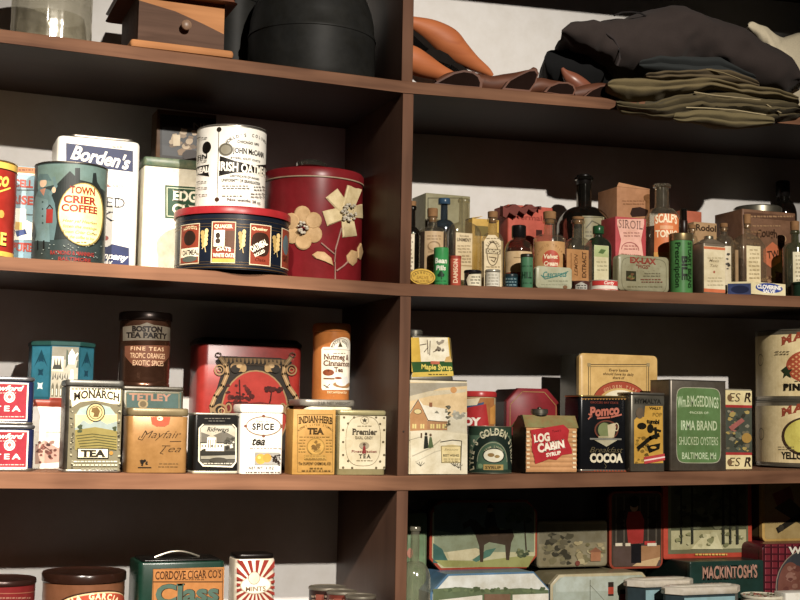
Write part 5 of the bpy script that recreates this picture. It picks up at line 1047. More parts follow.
c = CY(459, 496.5, 391, .105, 'C')
t = Thing('red_lidded_jar', 'jar with a red plastic lid and red label squeezed behind the green syrup tin', 'jar', c.base); m = MB(); R = c.R; zl = c.z(396.5); m.cyl(c.x, c.y, [(R*.95, c.z0), (R*.95, zl)], paint('c9b48a', .35, .1), 48); t.add('body', m); m = MB(); m.cyl(c.x, c.y, [(R, zl), (R, c.z1-.003), (R*.95, c.z1)], paint('c0282a', .35, .06), 48); t.add('lid', m)
a = Art(Round(c.x, c.y, R*.95, c.z0)); a.poly([(466, 398), (494, 398), (494, 430), (466, 430)], 'b8763a'); a.poly([(466, 400), (476, 404), (484, 402), (482, 412), (466, 414)], '3c5a86'); a.poly([(466, 399), (480, 398), (477, 405), (466, 406)], 'ddd0b0'); a.poly([(460, 411), (486, 404), (489, 428), (462, 432)], 'c0242a'); a.text('JOY', 470, 425, 20, 7, 'efe6da', .06); a.poly([(490, 408), (495, 404), (495, 424), (490, 424)], 'd8963a'); t.add('label', a.mb)
c = CY(466.5, 512, 426, .012, 'C')
t, a = can('golden_syrup_tin', 'round dark green and gold syrup tin with an arched title', 'tin', c, paint('3c5644', .35, .25, .2, 50, .5, '26382c'), paint('9a9680', .35, .4, .6), .002)
a.full(-c.R*1.1, c.R*1.1, c.h*.09, c.h*.8, '5a7a62'); a.oval(492, 470, 21.5, 40, '22302a', a0=0, a1=PI); a.oval(492, 470, 15.5, 29, '4c6a54', a0=0, a1=PI); a.full(-c.R*1.1, c.R*1.1, .001, c.h*.09, '2c4034'); a.arctext("LYLE'S GOLDEN SYRUP", 492, 461, 18.5, 26, 196, -2, 6.6, 'cfc9a8', .04, .72); a.ring(492, 462, 15, 20, .9, '9aa084', a0=0, a1=PI); a.ring(492, 462, 21.5, 31, .7, '8a9478', a0=0, a1=PI); a.oval(493.5, 455.5, 11, 7.6, '24302a'); a.oval(493.5, 455.5, 9.8, 6.6, 'e0dcc6'); a.oval(491, 455, 3.4, 2, '9a7a44'); a.oval(497, 456.5, 2.6, 1.6, 'a88a50'); a.rect(483.5, 464.5, 503, 470, 'b99a54'); a.text('SYRUP', 493.2, 469, 16, 2.8, '4a4020', .03); a.oval(480.5, 466, 2.4, 2.4, '7a9a74'); a.arctext('FROM STRONG', 493.5, 458, 10, 10.4, 140, 40, 1.8, 'b9b894'); t.add('label', a.mb)
# octagonal red tin on edge
b = BX(507.5, 558.5, 389, .115, .09, 'C')
t = Thing('octagonal_tin', 'dark red eight-sided tin standing on edge behind the log cabin tin', 'tin', b.base); m = MB(); ch = .023
og = lambda ins, y: [Vector((p.x, y, p.y)) for p in rr(b.xm, (b.z0+b.z1)/2, b.w-2*ins, b.h-2*ins, ch, 0, 1, 0, True)]
m.loft([og(.001, b.y1), og(0, b.y1-.001), og(0, b.y0+.012)], paint('3a2a26', .35, .3, .3)); t.add('body', m); m = MB(); m.loft([og(-.001, b.y0+.0118), og(-.001, b.y0+.002), og(.001, b.y0)], paint('8a1c26', .5, .15)); t.add('lid', m)
a = Art(b.face()); L = [proj(p) for p in og(.005, b.y0)]; a.line(L, .7, 'a8844a', True); t.add('gilt_line', a.mb)
# log cabin tin: gabled house shape
b = BX(525.5, 576.5, 436, .012, .048, 'C')
t = Thing('log_cabin_tin', 'syrup tin shaped like a log cabin with a red label and screw cap chimney', 'tin', b.base); zr, ze = b.z(416), b.z(427)
m = MB(); LOGM = paint('d39a62', .4, .2, 0, 40, .5, 'a06a3a'); SIDE = paint('4a3c30', .35, .5, .5)
prof = lambda x: [(x, b.y0, b.z0+.0005), (x, b.y1, b.z0+.0005), (x, b.y1, ze), (x, b.ym+.004, zr), (x, b.ym-.004, zr), (x, b.y0, ze)]
R = [[Vector(p) for p in reversed(prof(x))] for x in (b.x0, b.x1)]; m.loft(R, SIDE); t.add('body', m)
m = MB(); th = .0012; rf = [(b.y0-.002, ze-.001), (b.ym-.004, zr), (b.ym+.004, zr), (b.y1+.002, ze-.001), (b.y1+.002, ze+.0006), (b.ym+.004, zr+th), (b.ym-.004, zr+th), (b.y0-.002, ze+.0006)]
xr0, xr1 = b.x0-.002, b.x1+.002; m.prism([(xr0+(.006 if 0 < i % 4 < 3 else 0), y, z) for i, (y, z) in enumerate(rf)], (xr1-xr0, 0, 0), paint('8f8a56', .4, .5, 0, 60, .5, 'a8623a')); t.add('roof', m)
m = MB(); m.cyl(b.xm-.01, b.ym, [(.0125, zr+th), (.0125, zr+.0035), (.0145, zr+.0035), (.0145, zr+.0105), (.013, zr+.0115)], tin('a39c8c', .3), 36); m.ball((b.xm-.01, b.ym, zr+.012), .004, .004, .003, tin('8a8478')); t.add('cap', m)
m = MB()
for i in range(9):
    z0 = b.z0+.0015+i*(ze-b.z0-.003)/9; h = (ze-b.z0-.003)/9*.985
    m.loft([[(x, b.y0-.0005, z0), (x, b.y0-.0012, z0+h*.2), (x, b.y0-.0018, z0+h*.5), (x, b.y0-.0012, z0+h*.8), (x, b.y0-.0005, z0+h)] for x in (b.x0+.0005, b.x1-.0005)], LOGM)
t.add('log_front', m); a = Art(Flat((b.x0, b.y0-.0018), (b.x1, b.y0-.0018), b.z0), .0003)
for i in range(9):
    y = 431+i*4.4; a.rect(526.5, y, 529.5, y+2, 'ead2a8'); a.rect(572.5, y, 575.8, y+2, 'ead2a8')
a.poly([(530, 430), (563, 424.6), (566, 427), (569, 430), (567.5, 440), (571.5, 449), (572, 453.5), (562, 455), (556, 460), (549, 459), (535, 464), (534, 457), (531.5, 449), (532, 440)], 'c2202c')
a.text('LOG', 542, 441.5, 18, 7.6, 'f2ead8', .05, 0, 0, .14, sf=True); a.text('CABIN', 551.5, 450, 31, 8, 'f2ead8', .05, 0, 0, .17, sf=True); a.text('SYRUP', 553.5, 455.5, 17, 3.4, 'f2ead8', .05, 0, 0, .17); a.text("Towle's", 556.5, 432, 10, 2.2, '5a1418', .0, .3, 0, .12); t.add('label', a.mb)
b = BX(578.5, 656, 355, .125, .07, 'C')
t, a = tin_box('cream_biscuit_tin', 'large cream tin with rounded corners and a red arched banner, behind the black cocoa tin', 'tin', b, paint('6b675c', .3, .3, .6), .004)
m = MB(); rgb = lambda ins, y: [Vector((p.x, y, p.y)) for p in rr(b.xm, (b.z0+b.z1)/2, b.w-2*ins, b.h-2*ins, .009, 0, 6)]
m.loft([rgb(-.0008, b.y0+.006), rgb(-.0008, b.y0-.003), rgb(.0015, b.y0-.005)], paint('d2ab62', .4, .12)); t.add('lid', m); a = Art(Flat((b.x0, b.y0-.005), (b.x1, b.y0-.005), b.z0))
a.box(588.5, 364.5, 648.5, 460, .8, '6a5a3c'); a.box(590.5, 366.5, 646.5, 460, .5, '8a744a')
for x in (589, 648): a.rect(x-1.6, 363, x+1.6, 366.5, 'a89468')
a.text('Every kettle', 618.5, 371.5, 19, 2.6, '5a4424', .01, .2); a.text('should have its daily', 618.5, 375.4, 31, 2.6, '5a4424', .01, .2); a.text('share of', 618.5, 379, 12, 2.6, '5a4424', .01, .2)
a.ring(620, 404, 28, 23, 7, 'b0492e', a0=.0, a1=PI); a.ring(620, 404, 28, 23, .7, '6a2a18', a0=0, a1=PI); a.arctext('GOLDEN TIPS', 620, 405, 23, 17, 130, 50, 3, 'd9a87c', .02); a.oval(620, 402, 18, 12, 'e2d8bc'); t.add('label', a.mb)
b = BX(579.5, 626.5, 395.5, .03, .055, 'C')
t, a = tin_box('cocoa_tin', 'black cocoa tin with gold rim and pinkish slanted title', 'tin', b, paint('15161a', .3, .15), .006, lid=397.5, lidcol=GOLD, base=TINM)
for i in range(15): a.poly([(581+i*3, 398.5), (584+i*3, 398.5), (582.5+i*3, 400)], 'b9863c'); a.poly([(581+i*3, 471.5), (584+i*3, 471.5), (582.5+i*3, 470)], 'b0502c')
a.text('GROCERS BAY STATE', 604, 403.6, 28, 2, '8d3e30', .01); a.text('Pomco', 604.5, 415.3, 34, 9, 'c9715c', .045, .12, 0, .1); a.line([(597, 418.3), (610, 417.3), (621, 414.6)], 1.6, 'c9715c'); a.line([(588, 419), (591, 416), (588.5, 414)], 1.4, 'c9715c')
a.oval(606, 430, 12, 9.8, '7a4030'); a.oval(606, 430, 10.6, 8.6, '2c2a20'); a.oval(604, 430, 6.4, 7.4, '7f8a58'); a.rect(598, 436, 612, 438, 'b0a884'); a.poly([(607, 425), (614, 423), (615.5, 427), (613.5, 437.5), (608, 437.5)], 'c9bc98'); a.ring(616, 427, 2.4, 4.2, 1, 'c9bc98'); a.rect(589.5, 438.2, 621, 439.8, '8d8c84'); a.poly([(594, 440), (617, 440), (606, 446.6)], 'b9b396')
a.text('Breakfast', 606, 452.5, 33, 5.4, '6a6044', -.005, .35); a.text('COCOA', 606, 462, 33, 8, 'd9d0b4', .055); a.line([(604, 463.5), (606, 466.5), (604.5, 468)], .6, '6a6044'); t.add('label', a.mb)
b = BX(630.5, 665, 392.5, .018, .045, 'C')
t, a = tin_box('yellow_label_tin', 'grey steel tin with a scuffed yellow paper label between the cocoa and green tins', 'tin', b, paint('6f6a5e', .35, .5, .6), .004, lid=395, lidcol=TINM)
a.rect(634, 397.5, 664, 404.5, '4c4a42'); a.text('HYMALYA', 648, 403.5, 26, 4.4, '22211c', .03); a.poly([(634, 463.5), (634, 420), (638, 416), (644, 417), (645, 406), (662.5, 406), (663, 463)], 'cc9c2a'); a.blobs(634, 436, 650, 464, ['8a6a1c', 'a88424', '6a5218'], 24, 1, 3, 2); a.oval(639.5, 413, 4, 5.5, '6a5a48')
K = '1e1a10'
a.text('VIALLY', 655, 409.5, 12, 2.4, K, .03); a.text('POP', 657, 416.5, 9, 3.6, '8a6a1c', .0); a.text('tumbl', 652.5, 423.5, 15, 4, K, .05, 0, 0, -.05); a.oval(641.5, 426, 4.6, 3.3, K); a.oval(650, 428.5, 3.2, 4.6, K, a0=0); a.line([(638, 448), (650, 438), (658, 435)], 4.2, K); a.line([(655, 428), (656, 438)], 3, K); a.poly([(646, 446), (660, 443), (659, 449), (649, 453)], K); a.oval(653, 447.5, 3, 1.2, 'cc9c2a'); a.line([(652, 429), (660, 431)], 2.2, K)
a.poly([(643.5, 457), (664, 453.5), (664.5, 460), (644, 464)], 'c23a3c'); a.line([(644, 460.5), (664, 457)], 1.5, 'e6c9c0'); t.add('label', a.mb)
b = BX(670, 726.5, 381, .014, .065, 'C')
t, a = tin_box('green_label_tin', 'big dull steel tin with a rounded green panel of pale lettering', 'tin', b, paint('6e665a', .38, .6, .55, 30, .5, '423a30'), .004, bev=.001)
m = MB(); m.rbox(b.x0-.0005, b.x1+.0005, b.y0-.0005, b.y1, b.z1, b.z1+.0015, .004, .0005, DTIN); t.add('lid', m)
U = lambda d, c_: s_tess(a, [(b.w/2+(b.w*.385+d)*math.copysign(abs(math.cos(k*PI/20))**.28, math.cos(k*PI/20)), b.h*.505+(b.h*.415+d)*math.copysign(abs(math.sin(k*PI/20))**.22, math.sin(k*PI/20))) for k in range(40)], c_)
U(.0012, 'a9a890'); U(0, '5d7f49'); W_ = 'b9c9a4'
a.text('Wm.B.McGEDDINGS', 698, 408, 41, 10.5, W_, .015, 0, 1.6); a.text('·PACKER OF·', 699, 413.8, 20, 2.2, W_); a.text('IRMA BRAND', 699, 430, 36, 9, W_, .02); a.text('SHUCKED OYSTERS', 698.5, 445, 39, 8, W_, .0); a.text('BALTIMORE, Md', 699, 459, 34, 6.4, W_, .01); t.add('label', a.mb)
b = BX(724, 752, 389, .075, .06, 'C')
t, a = tin_box('coffee_box', 'cream and red tin with a colourful market picture, in shadow beside the big cans', 'tin', b, paint('8a8472', .4, .2), .003)
for y0, y1 in ((390.5, 405), (455, 469.5)):
    a.rect(724.3, y0, 751.7, y1, 'd8c894'); a.text('ES', 734.5, y1-3.4, 12, 8.4, '4a3622', .0, .2); a.text('R', 747.5, y1-3, 7, 9, '3a2a1c', .02, .2); a.oval(729.5, (y0+y1)/2, 2.4, 3.4, '7a6040'); a.oval(749, y0+4, 1.6, 2, '3a2a1c')
a.rect(724.3, 405, 751.7, 407.6, 'b02c2c'); a.rect(724.3, 452.4, 751.7, 455, 'b02c2c'); a.rect(724.3, 407.6, 751.7, 452.4, '4c5248'); a.blobs(725, 409, 751, 452, ['5f6a5c', '3a3e34', '77705a', '8d8a78', 'a86a5c', 'b09a54', '3c3a30'], 46, 1.4, 4, 5); a.poly([(728, 427), (741, 418), (744, 421), (731, 431)], 'a8605a'); a.oval(746, 438, 5, 5, 'b08a3c'); t.add('label', a.mb)
GP = 'large fruit cans stacked at the right end'
zz = 'C'
for kind, yt in ((1, 400.5), (0, 328.5)):
    c = CY(754.5, 866, yt, .016, zz); zz = c.z1
    t, a = can('fruit_can', ('upper large cream can with an orange-red basketwork ball' if kind == 0 else 'lower large cream can with a yellow oval fruit picture'), 'can', c, paint('a69c86', .3, .4, .7, 40, .5, '5a5040'), paint('8f8878', .3, .5, .7), .0035, group=GP)
    R = c.R; a.full(-R*1.5, R*1.5, .008, c.h-.010, 'e6d09a'); o = yt-330.5
    a.text('MANGO', 812, 347+o, 62, 7.6, 'a8482c', .05, 0, 6, 0, 1.25, True)
    if kind == 0:
        a.oval(810, 366.5, 25 if False else 24, 16.5, 'b8502e'); U0, V0, A0, B0 = a.ell(810, 366.5, 24, 16.5)
        for i in range(-5, 6):
            for j in range(-5, 6):
                x, y = 810+(i+j)*3.4, 366.5+(i-j)*2.4
                if ((x-810)/22)**2+((y-366.5)/15)**2 < .9: a.poly([(x-1.6, y), (x, y-1.2), (x+1.6, y), (x, y+1.2)], 'e2a468')
        a.poly([(787, 366), (789, 370), (793, 369), (790, 373), (792, 378), (787.5, 375), (784, 378), (785, 373), (782, 370)], '2e3a22'); a.text('PINEAPPLE', 811, 390, 54, 6, '241f18', .05, 0, 0, 0, 1.2, sf=True); a.lines(776, 790, [351.5, 354], '8a7c5c', .8); a.lines(795, 812, [381], '8a7c5c', .8)
    else:
        a.oval(811, 437, 29.5, 20.5, '4a3626'); a.oval(812, 436.5, 27.5, 18.5, 'd2c650'); a.blobs(795, 424, 830, 450, ['c4b448', 'ded468'], 10, 2, 5, 3); a.text('YELLOW PEACHES', 812, 459.5, 62, 6.6, '241f18', .04); a.lines(778, 795, [447, 449.5], '8a7c5c', .8)
    s_ = 362+o if kind == 0 else 434; a.ring(762, s_, 2.6, 6, .8, '8d7f60'); t.add('label', a.mb)

# ================================================================== BOTTOM ROW LEFT
def lid_can(name, label, xl, xr, yt, yl, gap, body, lid, on='D', cat='tin', group=None):
    c = CY(xl, xr, yt, gap, on); t = Thing(name, label, cat, c.base, group); m = MB(); R = c.R; zl = c.z(yl); m.cyl(c.x, c.y, [(R*.96, c.z0), (R*.97, c.z0+.001), (R*.97, zl)], body, 64); t.add('body', m)
    m = MB(); m.cyl(c.x, c.y, [(R*.99, zl+.0003), (R, zl+.001), (R, c.z1-.003), (R*.98, c.z1-.0005), (R*.94, c.z1), (R*.9, c.z1-.0015), (R*.2, c.z1-.0015)], lid, 64); t.add('lid', m); return t, Art(Round(c.x, c.y, R*.97, c.z0)), c
zone_gain(.62)
t, a, c = lid_can('tobacco_tin', 'dark red round tin with a brown lid in the bottom left corner', -36, 36, 582, 587.5, .02, paint('7a1c1e', .35, .2), paint('38201a', .35, .3, .3))
a.line([(-10, 593), (34, 591.5)], .9, '9a5a44'); a.lines(-5, 30, [598], 'a06a58', 1.5); t.add('label', a.mb)
t, a, c = lid_can('tobacco_tin', 'wide brown round tin with a glossy dark lid and an orange oval label', 41, 126, 575.5, 585, .02, paint('7a4c30', .35, .2), paint('2c1810', .25, .2))
a.oval(91, 612, 37, 21, '3a2216'); a.oval(91, 612, 35.5, 19.5, 'd0b080'); a.oval(91, 612, 34, 18, 'bf4a2c'); a.arctext('MIA GARCIA', 91, 613, 27, 13.5, 145, 35, 6, 'e8c89a', .04); t.add('label', a.mb)
b = BX(138.5, 225, 562, .02, .085, 'D')
t, a = tin_box('cigar_tin', 'dark green cigar tin with an orange panel and a wire handle on top', 'tin', b, paint('123428', .3, .2), .008, bev=.003)
m = MB(); m.rbox(b.x0+.006, b.x1-.006, b.y0+.006, b.y1-.006, b.z1, b.z1+.003, .006, .0012, paint('1c1a18', .3, .3, .3)); lo = t.add('lid', m)
m = MB(); pts = [(b.xm-.034+.068*i/12, b.ym, b.z1+.003+.0085*math.sin(PI*i/12)) for i in range(13)]; m.tube(pts, .0017, tin('b0aa9a', .25), 8); t.add('handle', m, lo)
a.rect(152, 568, 223.5, 625, 'b87838'); a.box(153, 569, 222.5, 625, .6, '5c3a1a'); a.text("CORDOVE CIGAR CO'S", 188.5, 578.5, 66, 7.6, '4a2c14', .02, sf=True); a.lines(174, 204, [579.6], '6a4420', .9); a.line([(153, 581.8), (222.5, 581.8)], .9, '3a2414'); a.text('Class', 187.5, 602, 64, 17.5, '3a2414', .05, sf=True); a.text('Class', 187, 601.6, 63, 17, '4f6a5e', .035, sf=True); t.add('label', a.mb)
b = BX(235.5, 275.5, 559, .02, .05, 'D')
t, a = tin_box('sunburst_tin', 'shiny tin with red and white sunburst rays and a dark top', 'tin', b, paint('d8ccb8', .22, .15, .35), .01, bev=.002)
m = MB(); m.rbox(b.x0+.001, b.x1-.001, b.y0+.001, b.y1-.001, b.z1, b.z1+.007, .011, .002, paint('1c1614', .35, .2, .3)); t.add('lid', m)
for k in range(20):
    a0 = 2*PI*k/20; a1 = a0+PI/20
    def edge(an):
        dx, dy = math.cos(an), math.sin(an); s_ = min(19/abs(dx) if abs(dx) > 1e-6 else 1e9, (26 if dy < 0 else 34)/abs(dy) if abs(dy) > 1e-6 else 1e9); return (255.5+dx*s_, 586+dy*s_)
    a.poly([(255.5, 586), edge(a0), edge(a1)], paint('a8382c', .25, .1, .2))
a.oval(255.5, 585, 15.5, 9, 'b8aa94'); a.oval(255.5, 585, 14.5, 8, 'd8cfbc'); a.text('MINTS', 255.5, 591, 20, 4.4, '8a6a54', .02); a.oval(254, 578, 6, 6.5, 'cabda6'); a.ring(254, 578, 6, 6.5, .6, '8d7c68'); t.add('label', a.mb)
GS = 'three small cans at the foot of the post'
for xl, xr, yt, gap, col, lab in ((308, 346, 588.5, .1, '3a2420', 'leftmost of three small dark cans with pale metal lids by the post'), (326, 357, 592.5, .055, '7a3428', 'middle one of three small cans by the post, rust red under its pale lid'), (344, 376, 597, .012, '5c4a40', 'nearest and lowest of three small cans by the post')):
    t, a, c = lid_can('small_can', lab, xl, xr, yt, yt+3, gap, paint(col, .35, .2), paint('8d8474', .35, .4, .4), cat='can', group=GS); a.lines(xl+3, xr-4, [yt+8, yt+12], 'b09a84', 2, 3); a.rect(xl+8, yt+6, xl+16, yt+16, '9a5040'); t.add('label', a.mb)

# ================================================================== BOTTOM ROW RIGHT: picture tins
def picture_tin(name, label, xl, xr, yt, Y, dep, on, rim, side, r=.008, chamfer=False, rimw=2.2, group='picture tins on the bottom shelf', bevel=.001, art_back='8a8a70'):
    b = BX(xl, xr, yt, Y, dep, on); t = Thing(name, label, 'tin', b.base, group); m = MB()
    og = lambda ins, y: [Vector((p.x, y, p.y)) for p in rr(b.xm, (b.z0+b.z1)/2, b.w-2*ins, b.h-2*ins, max(r-ins*(.6 if chamfer else 1), .001), 0, 1 if chamfer else 6, 0, chamfer)]
    m.loft([og(.001, b.y1), og(0, b.y1-.001), og(0, b.y0+.010)], side); t.add('body', m)
    m = MB(); m.loft([og(-.0008, b.y0+.0098), og(-.0008, b.y0+bevel), og(bevel*.8, b.y0)], rim); t.add('lid', m)
    a = Art(b.face()); k = rimw*a.sc((xl+xr)/2, yt+20); s_tess(a, [(p.x-b.x0, p.z-b.z0) for p in og(k, b.y0)], art_back); return t, a, b
zone_gain(.85)
c = CY(399, 431, 528, .01, 'D')
t, a = bottle('glass_jug', 'clear glass jug with a narrow neck tight against the post', c, 580, 563, 403, 412, glass('e6e8de', .4, .12, .1), group=None)
b = BX(404, 429, 512, .17, .08, 'D')
t, a = tin_box('green_canister', 'green tin with pale leaf stripes standing behind the glass jug', 'tin', b, paint('6f8a66', .35, .2), .012, bev=.008)
for i in range(4): a.line([(406+i*5.6, 600), (409+i*5, 560), (407+i*5.6, 520)], .6, '8fa27c')
a.oval(410, 553, 3, 5, 'c98a78'); t.add('label', a.mb)
# lower tier, then the tins standing on it
t, a, vb = picture_tin('valley_tin', 'eight-sided tin with a blue rim, white sky and green hills under the horse tin', 431.5, 549.5, 573.5, .115, .15, 'D', paint('5a83a8', .35, .1), paint('4f7698', .35, .1), .03, True, 1.2, bevel=.003, art_back='d6d8d2')
a.poly([(433, 589), (460, 587), (490, 590), (520, 588), (548.5, 590), (549, 640), (432, 640)], '6a7a58'); a.blobs(434, 586, 547, 594, ['5a6a48', '74845c'], 30, 1.5, 4, 3); a.poly([(438, 600), (482, 595), (482, 640), (438, 640)], 'd9d4c8'); a.poly([(484, 594), (510, 594), (510, 640), (484, 640)], '8a6a54'); a.rect(512, 594, 548, 640, 'dcd8cc'); t.add('picture', a.mb)
t, a, sb = picture_tin('ship_tin', 'beige-rimmed eight-sided tin with a ship with red funnels in a pale sky', 551, 650, 574, .115, .15, 'D', paint('b9ad8a', .4, .15), paint('8a8060', .4, .2), .016, True, 2.2, art_back='a9b4a8')
a.poly([(556, 583), (564, 576.5), (640, 576.5), (645, 582), (645, 590), (556, 592)], 'b4beb4'); a.rect(608, 582, 613.5, 596, '3a3028'); a.rect(608, 587, 613.5, 594, 'c0452c'); a.rect(620, 589.5, 625.5, 605, '3a3028'); a.rect(620, 594, 625.5, 600, 'c0452c'); a.line([(590, 580), (590, 620)], .7, '6a6a5c'); a.poly([(585, 602), (640, 600), (640, 640), (580, 640)], '8d8a74'); a.line([(590, 585), (604, 600)], .4, '6a6a5c'); t.add('picture', a.mb)
t, a, mk = picture_tin('toffee_box', 'dark green toffee tin with shaded pinkish capital letters', 690.5, 764, 561.5, .115, .15, 'D', paint('1f3a34', .35, .15), paint('1d2c28', .35, .3), .003, False, 1.0, art_back='1e3a34')
a.text("MACKINTOSH'S", 730.5, 578.5, 55, 12, '120f0c', .05, sf=True); a.text("MACKINTOSH'S", 730, 578, 55, 12, 'b98a78', .03, sf=True); t.add('label', a.mb)
t, a, pl = picture_tin('plaid_tin', 'red plaid tin with a dark oval portrait at the right edge', 763, 860, 543.5, .115, .14, 'D', paint('6a1c28', .35, .2), paint('5c1822', .35, .2), .012, False, .8, art_back='7a2230')
for i in range(14): a.line([(764+i*7, 545), (764+i*7, 640)], 1.8, '3a141c'); a.line([(765.5+i*7, 545), (765.5+i*7, 640)], .5, 'a8525a')
for i in range(12): a.line([(764, 547+i*7), (850, 547+i*7)], 1.4, '4a1822')
a.oval(812, 586, 37, 39, '8d8070'); a.oval(812, 586, 36, 38, '3c4048'); a.oval(790, 590, 13, 28, '7a4a3e'); a.blobs(780, 564, 806, 600, ['8d5a4a', '6a3c34', '94685a'], 18, 2, 5, 3); a.text('Walkers', 808, 553, 40, 6.4, 'd6d0c4', .04); t.add('picture', a.mb)
t, a, b = picture_tin('horse_tin', 'eight-sided tin with an orange rim and a rider on a horse, upper half in shadow', 430.5, 537, 500.5, .18, .05, vb.z1, paint('b5492e', .4, .1), paint('5a2a1e', .4, .2), .02, True, 2.0, art_back='b9b48c')
a.poly([(434, 506), (444, 502.5), (526, 502.5), (534, 508), (534, 540), (434, 542)], '666d62'); a.poly([(434, 530), (460, 534), (500, 528), (534, 534), (534, 552), (434, 552)], '8a9478'); a.poly([(433, 543), (442, 549), (448, 561), (470, 563), (433, 563)], '3f6a62'); a.poly([(434, 560), (480, 561), (520, 556), (534, 556), (528, 567), (444, 567)], '9a9a58'); a.poly([(447, 552), (476, 548), (486, 552), (470, 560), (450, 560)], 'c9bf9a'); a.poly([(472, 560), (486, 550), (496, 548), (490, 556), (476, 562)], '4f7a6a')  # sky colour darkened to put the shelf's shade into it
a.poly([(462, 524), (470, 519), (476, 520), (482, 527), (498, 530), (512, 529), (514, 536), (511, 543), (509, 560), (506, 560), (505, 545), (489, 542), (484, 545), (483, 562), (480, 562), (479, 546), (475, 534), (470, 526), (464, 529)], '4a3c30'); a.poly([(487, 512), (494, 512), (497, 526), (494, 536), (488, 534), (484, 524)], '3a3a3c'); a.oval(490, 509, 2.8, 3.4, 'a8886c'); a.poly([(486, 508), (490, 503.5), (495, 508)], '24201c'); a.oval(494, 531, 6, 5, '574636'); a.blobs(502, 505, 533, 524, ['4c5a40', '3a4632', '5c6a4c'], 30, 2, 5, 6); a.line([(524, 520), (526, 552)], 1.4, '4a4030'); a.blobs(514, 548, 530, 558, ['5a6444', '7a8058', '45503a'], 14, 1.6, 4, 4); t.add('picture', a.mb)
t, a, b = picture_tin('country_scene_tin', 'low rounded tin with a faded grey-brown village picture between the horse and guardsman tins', 537.5, 607, 521, .18, .05, max(vb.z1, sb.z1), paint('7d745c', .4, .2), paint('4a4436', .4, .2), .006, False, .8, art_back='8d8468')
a.poly([(539, 524), (606, 524), (606, 542), (539, 544)], '7a745f'); a.blobs(539, 530, 575, 566, ['54503f', '3f3c30', '6a6450', '7d7658'], 40, 2, 6, 3); a.blobs(572, 540, 606, 566, ['a89a72', '9a8c66', 'b0a47c', '77704f'], 26, 2, 5, 4); a.rect(590, 552, 600, 561, 'a8704c'); a.poly([(588, 552), (595, 547), (602, 552)], '8a5a40'); a.oval(577, 563, 2.4, 2.6, '7a4034'); t.add('picture', a.mb)
t, a, b = picture_tin('guardsman_tin', 'tall narrow rounded tin with an orange rim and a soldier in a red coat', 610, 662.5, 491.5, .18, .05, sb.z1, paint('a8442c', .35, .12), paint('54281c', .35, .2), .012, False, 1.8, art_back='4a4036')
a.rect(613, 497, 660, 546, '38322c')
for i in range(6): a.line([(616+i*8, 496), (616+i*8, 546)], 1.6, '5f574c')
a.poly([(613, 545), (660, 545), (660, 566), (613, 566)], '5c4a44'); a.poly([(640, 546), (660, 545), (660, 560), (640, 562)], 'a87a50'); a.poly([(638, 562), (660, 557), (656, 566), (632, 566)], 'c9a878'); a.poly([(628, 512), (640, 511), (644, 520), (643, 543), (628, 544), (626, 522)], 'a82c28'); a.oval(634, 507, 4, 4.6, 'b08a70'); a.oval(634, 501.5, 5, 6, '1a1614'); a.rect(631, 544, 641, 563, '1c1a1e'); a.blobs(614, 508, 626, 530, ['221e1c', '2c2622'], 12, 2, 5, 3); a.blobs(646, 508, 659, 530, ['221e1c', '2c2622'], 12, 2, 5, 4); a.rect(615, 543, 622, 546, 'd6ccb8'); a.rect(625, 543, 630, 546, 'd6ccb8'); a.rect(644, 541, 655, 544.5, 'b8302c'); a.rect(647, 543, 656, 546, 'd6ccb8'); t.add('picture', a.mb)
t, a, b = picture_tin('forest_tin', 'large flat tin with a bright orange-red rim around a misty forest picture', 664, 751.5, 478, .18, .04, mk.z1, paint('c2432a', .4, .1), paint('6a2a1c', .4, .2), .003, False, 4.6, art_back='6f6f52')
a.rect(671, 484, 746, 531, '55583f'); a.rect(671, 530, 746, 549, 'b0ab82'); a.blobs(671, 485, 746, 532, ['474a36', '5a5d45', '3a3d2c', '686a50'], 70, 3, 7, 3); a.poly([(690, 549), (704, 534), (716, 534), (722, 549)], 'c9c39a'); a.blobs(671, 530, 746, 550, ['8d8d62', 'b8b48c', '77774f'], 22, 1.5, 4.5, 5)
for x, w_ in ((691, 2.4), (722, 3), (729, 2.4), (736, 3), (680, 1.8)): a.line([(x, 488), (x+.5, 543)], w_, '34352a')
a.lines(694, 726, [554.3], 'd8b04c', 1.6, 3); t.add('picture', a.mb)
t, a, b = picture_tin('yellow_picture_tin', 'yellow-edged tin with a crossed design in the dark top right of the bottom shelf', 762.5, 850, 481, .17, .05, pl.z1, paint('c09a4c', .4, .15), paint('5a4a2c', .4, .2), .01, False, 2.4, art_back='a8905a')
a.poly([(772, 494), (790, 486), (794, 500), (778, 508)], '8a4436'); a.poly([(774, 508), (790, 498), (806, 514), (800, 524)], '4a4634'); a.line([(778, 530), (806, 512)], 6, '24201a'); a.oval(781, 528, 3, 3.4, '3a342a'); t.add('picture', a.mb)
GO8 = 'two eight-sided metal-lidded tins at the front'
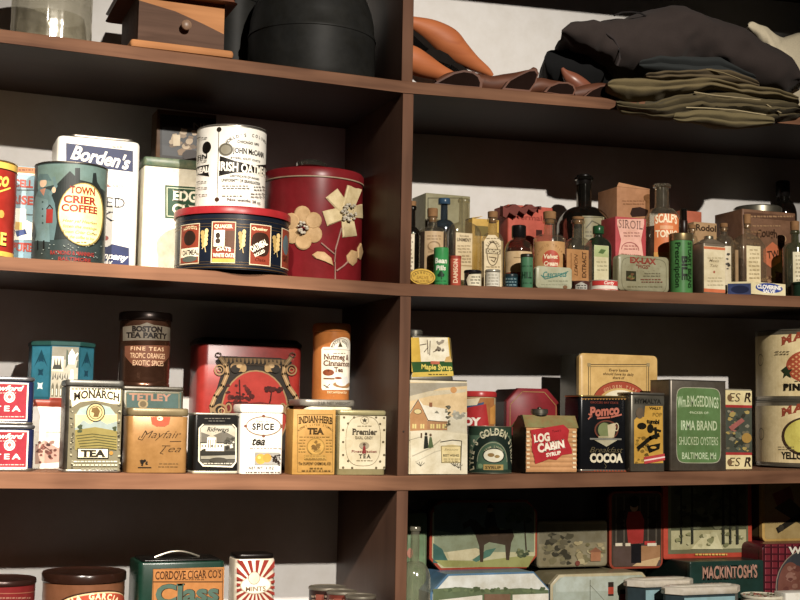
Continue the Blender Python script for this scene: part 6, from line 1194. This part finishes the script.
for xl, xr, yt, yl, Y, lab in ((634, 700, 580, 587, .055, 'left of the two eight-sided tins with pale metal lids in front of the toffee tin'), (672.5, 747.5, 587, 594.5, -.005, 'right and nearer of the two eight-sided tins with pale metal lids')):
    b = BX(xl, xr, yt, Y, .055 if Y > 0 else .055, 'D'); b.z0 = ztop('D', 0); t = Thing('octagonal_tin', lab, 'tin', b.base, GO8); m = MB(); zl = b.z(yl)
    if Y < 0: b.x0 += .0; 
    ring = lambda ins, z: rr(b.xm, b.ym, b.w-2*ins, b.d-2*ins, .022, z, 1, 0, True)
    m.loft([ring(.002, b.z0), ring(.002, zl)], paint('3a4a50', .35, .2, .2)); t.add('body', m)
    m = MB(); m.loft([ring(0, zl+.0003), ring(-.0005, zl+.001), ring(-.0005, b.z1-.0025), ring(.001, b.z1-.001), ring(.006, b.z1)], paint('d9cfbf', .3, .25, .1)); m.loft([ring(.012, b.z1), ring(.014, b.z1+.0012)], paint('e4dccc', .28, .2, .1)); t.add('lid', m)
    a = Art(Flat((b.x0+.0235, b.y0+.002), (b.x1-.0235, b.y0+.002), b.z0)); W, H = b.w-.047, zl-b.z0; a.full(.001, W-.001, H*.1, H*.97, '8ab0b8'); a.full(.003, W-.003, H*.12, H*.7, '6a7a64'); s_tess(a, [(W*.2, H*.7), (W*.5, H*.93), (W*.8, H*.7)], 'c9cfc8'); t.add('picture', a.mb)
t, a, c = lid_can('flowered_tin', 'white round tin lid sprinkled with small flowers at the bottom right', 740, 784, 597, 600, .015, paint('d2cbb4', .4, .1), paint('cfc8b2', .4, .1))
m = MB(); R_ = random.Random(3)
for k in range(34):
    an, d = R_.uniform(0, 2*PI), c.R*.9*math.sqrt(R_.random()); P = Vector((c.x+d*math.cos(an), c.y+d*math.sin(an), c.z1-.0008)); q = R_.uniform(.0012, .003)
    m.loft([[P+Vector((q*math.cos(2*PI*i/7), q*math.sin(2*PI*i/7), z)) for i in range(7)] for z in (-.0004, .0008)], ink(R_.choice(['7a3a30', '4a5a34', '5c6a44', 'a8604c'])))
t.add('flower_print', m)
b = BX(778, 850, 590, .0, .05, 'D'); 
t, a = tin_box('white_flat_tin', 'plain white tin peeking in at the bottom right corner', 'tin', BX(786, 850, 592, .01, .035, 'D'), paint('d8d4c8', .4, .08), .004)

# ------------------------------------------------------------------ lights
def spot(name, loc, aim, power, size, blend, radius, col):
    l = bpy.data.lights.new(name, 'SPOT'); l.energy = power; l.spot_size = math.radians(size); l.spot_blend = blend; l.shadow_soft_size = radius; l.color = col
    o = bpy.data.objects.new(name, l); COL.objects.link(o); o.location = loc
    o.rotation_euler = (Vector(aim)-Vector(loc)).to_track_quat('-Z', 'Y').to_euler(); return o
spot('spotlight', (.0, -3.6, 1.80), (.1, 0, .2), 900, 34, .7, .03, (1, .93, .83))
spot('spotlight', (-1.15, -2.6, 1.83), (-.57, 0, .09), 1380, 23, 1.0, .025, (1, .9, .78))
w = bpy.data.worlds.new('world'); scene.world = w; w.use_nodes = True
w.node_tree.nodes['Background'].inputs[0].default_value = (1, .92, .84, 1); w.node_tree.nodes['Background'].inputs[1].default_value = .008
vs = scene.view_settings; vs.view_transform = 'Standard'; vs.look = 'None'; vs.exposure = 0; vs.gamma = 1; vs.use_curve_mapping = False
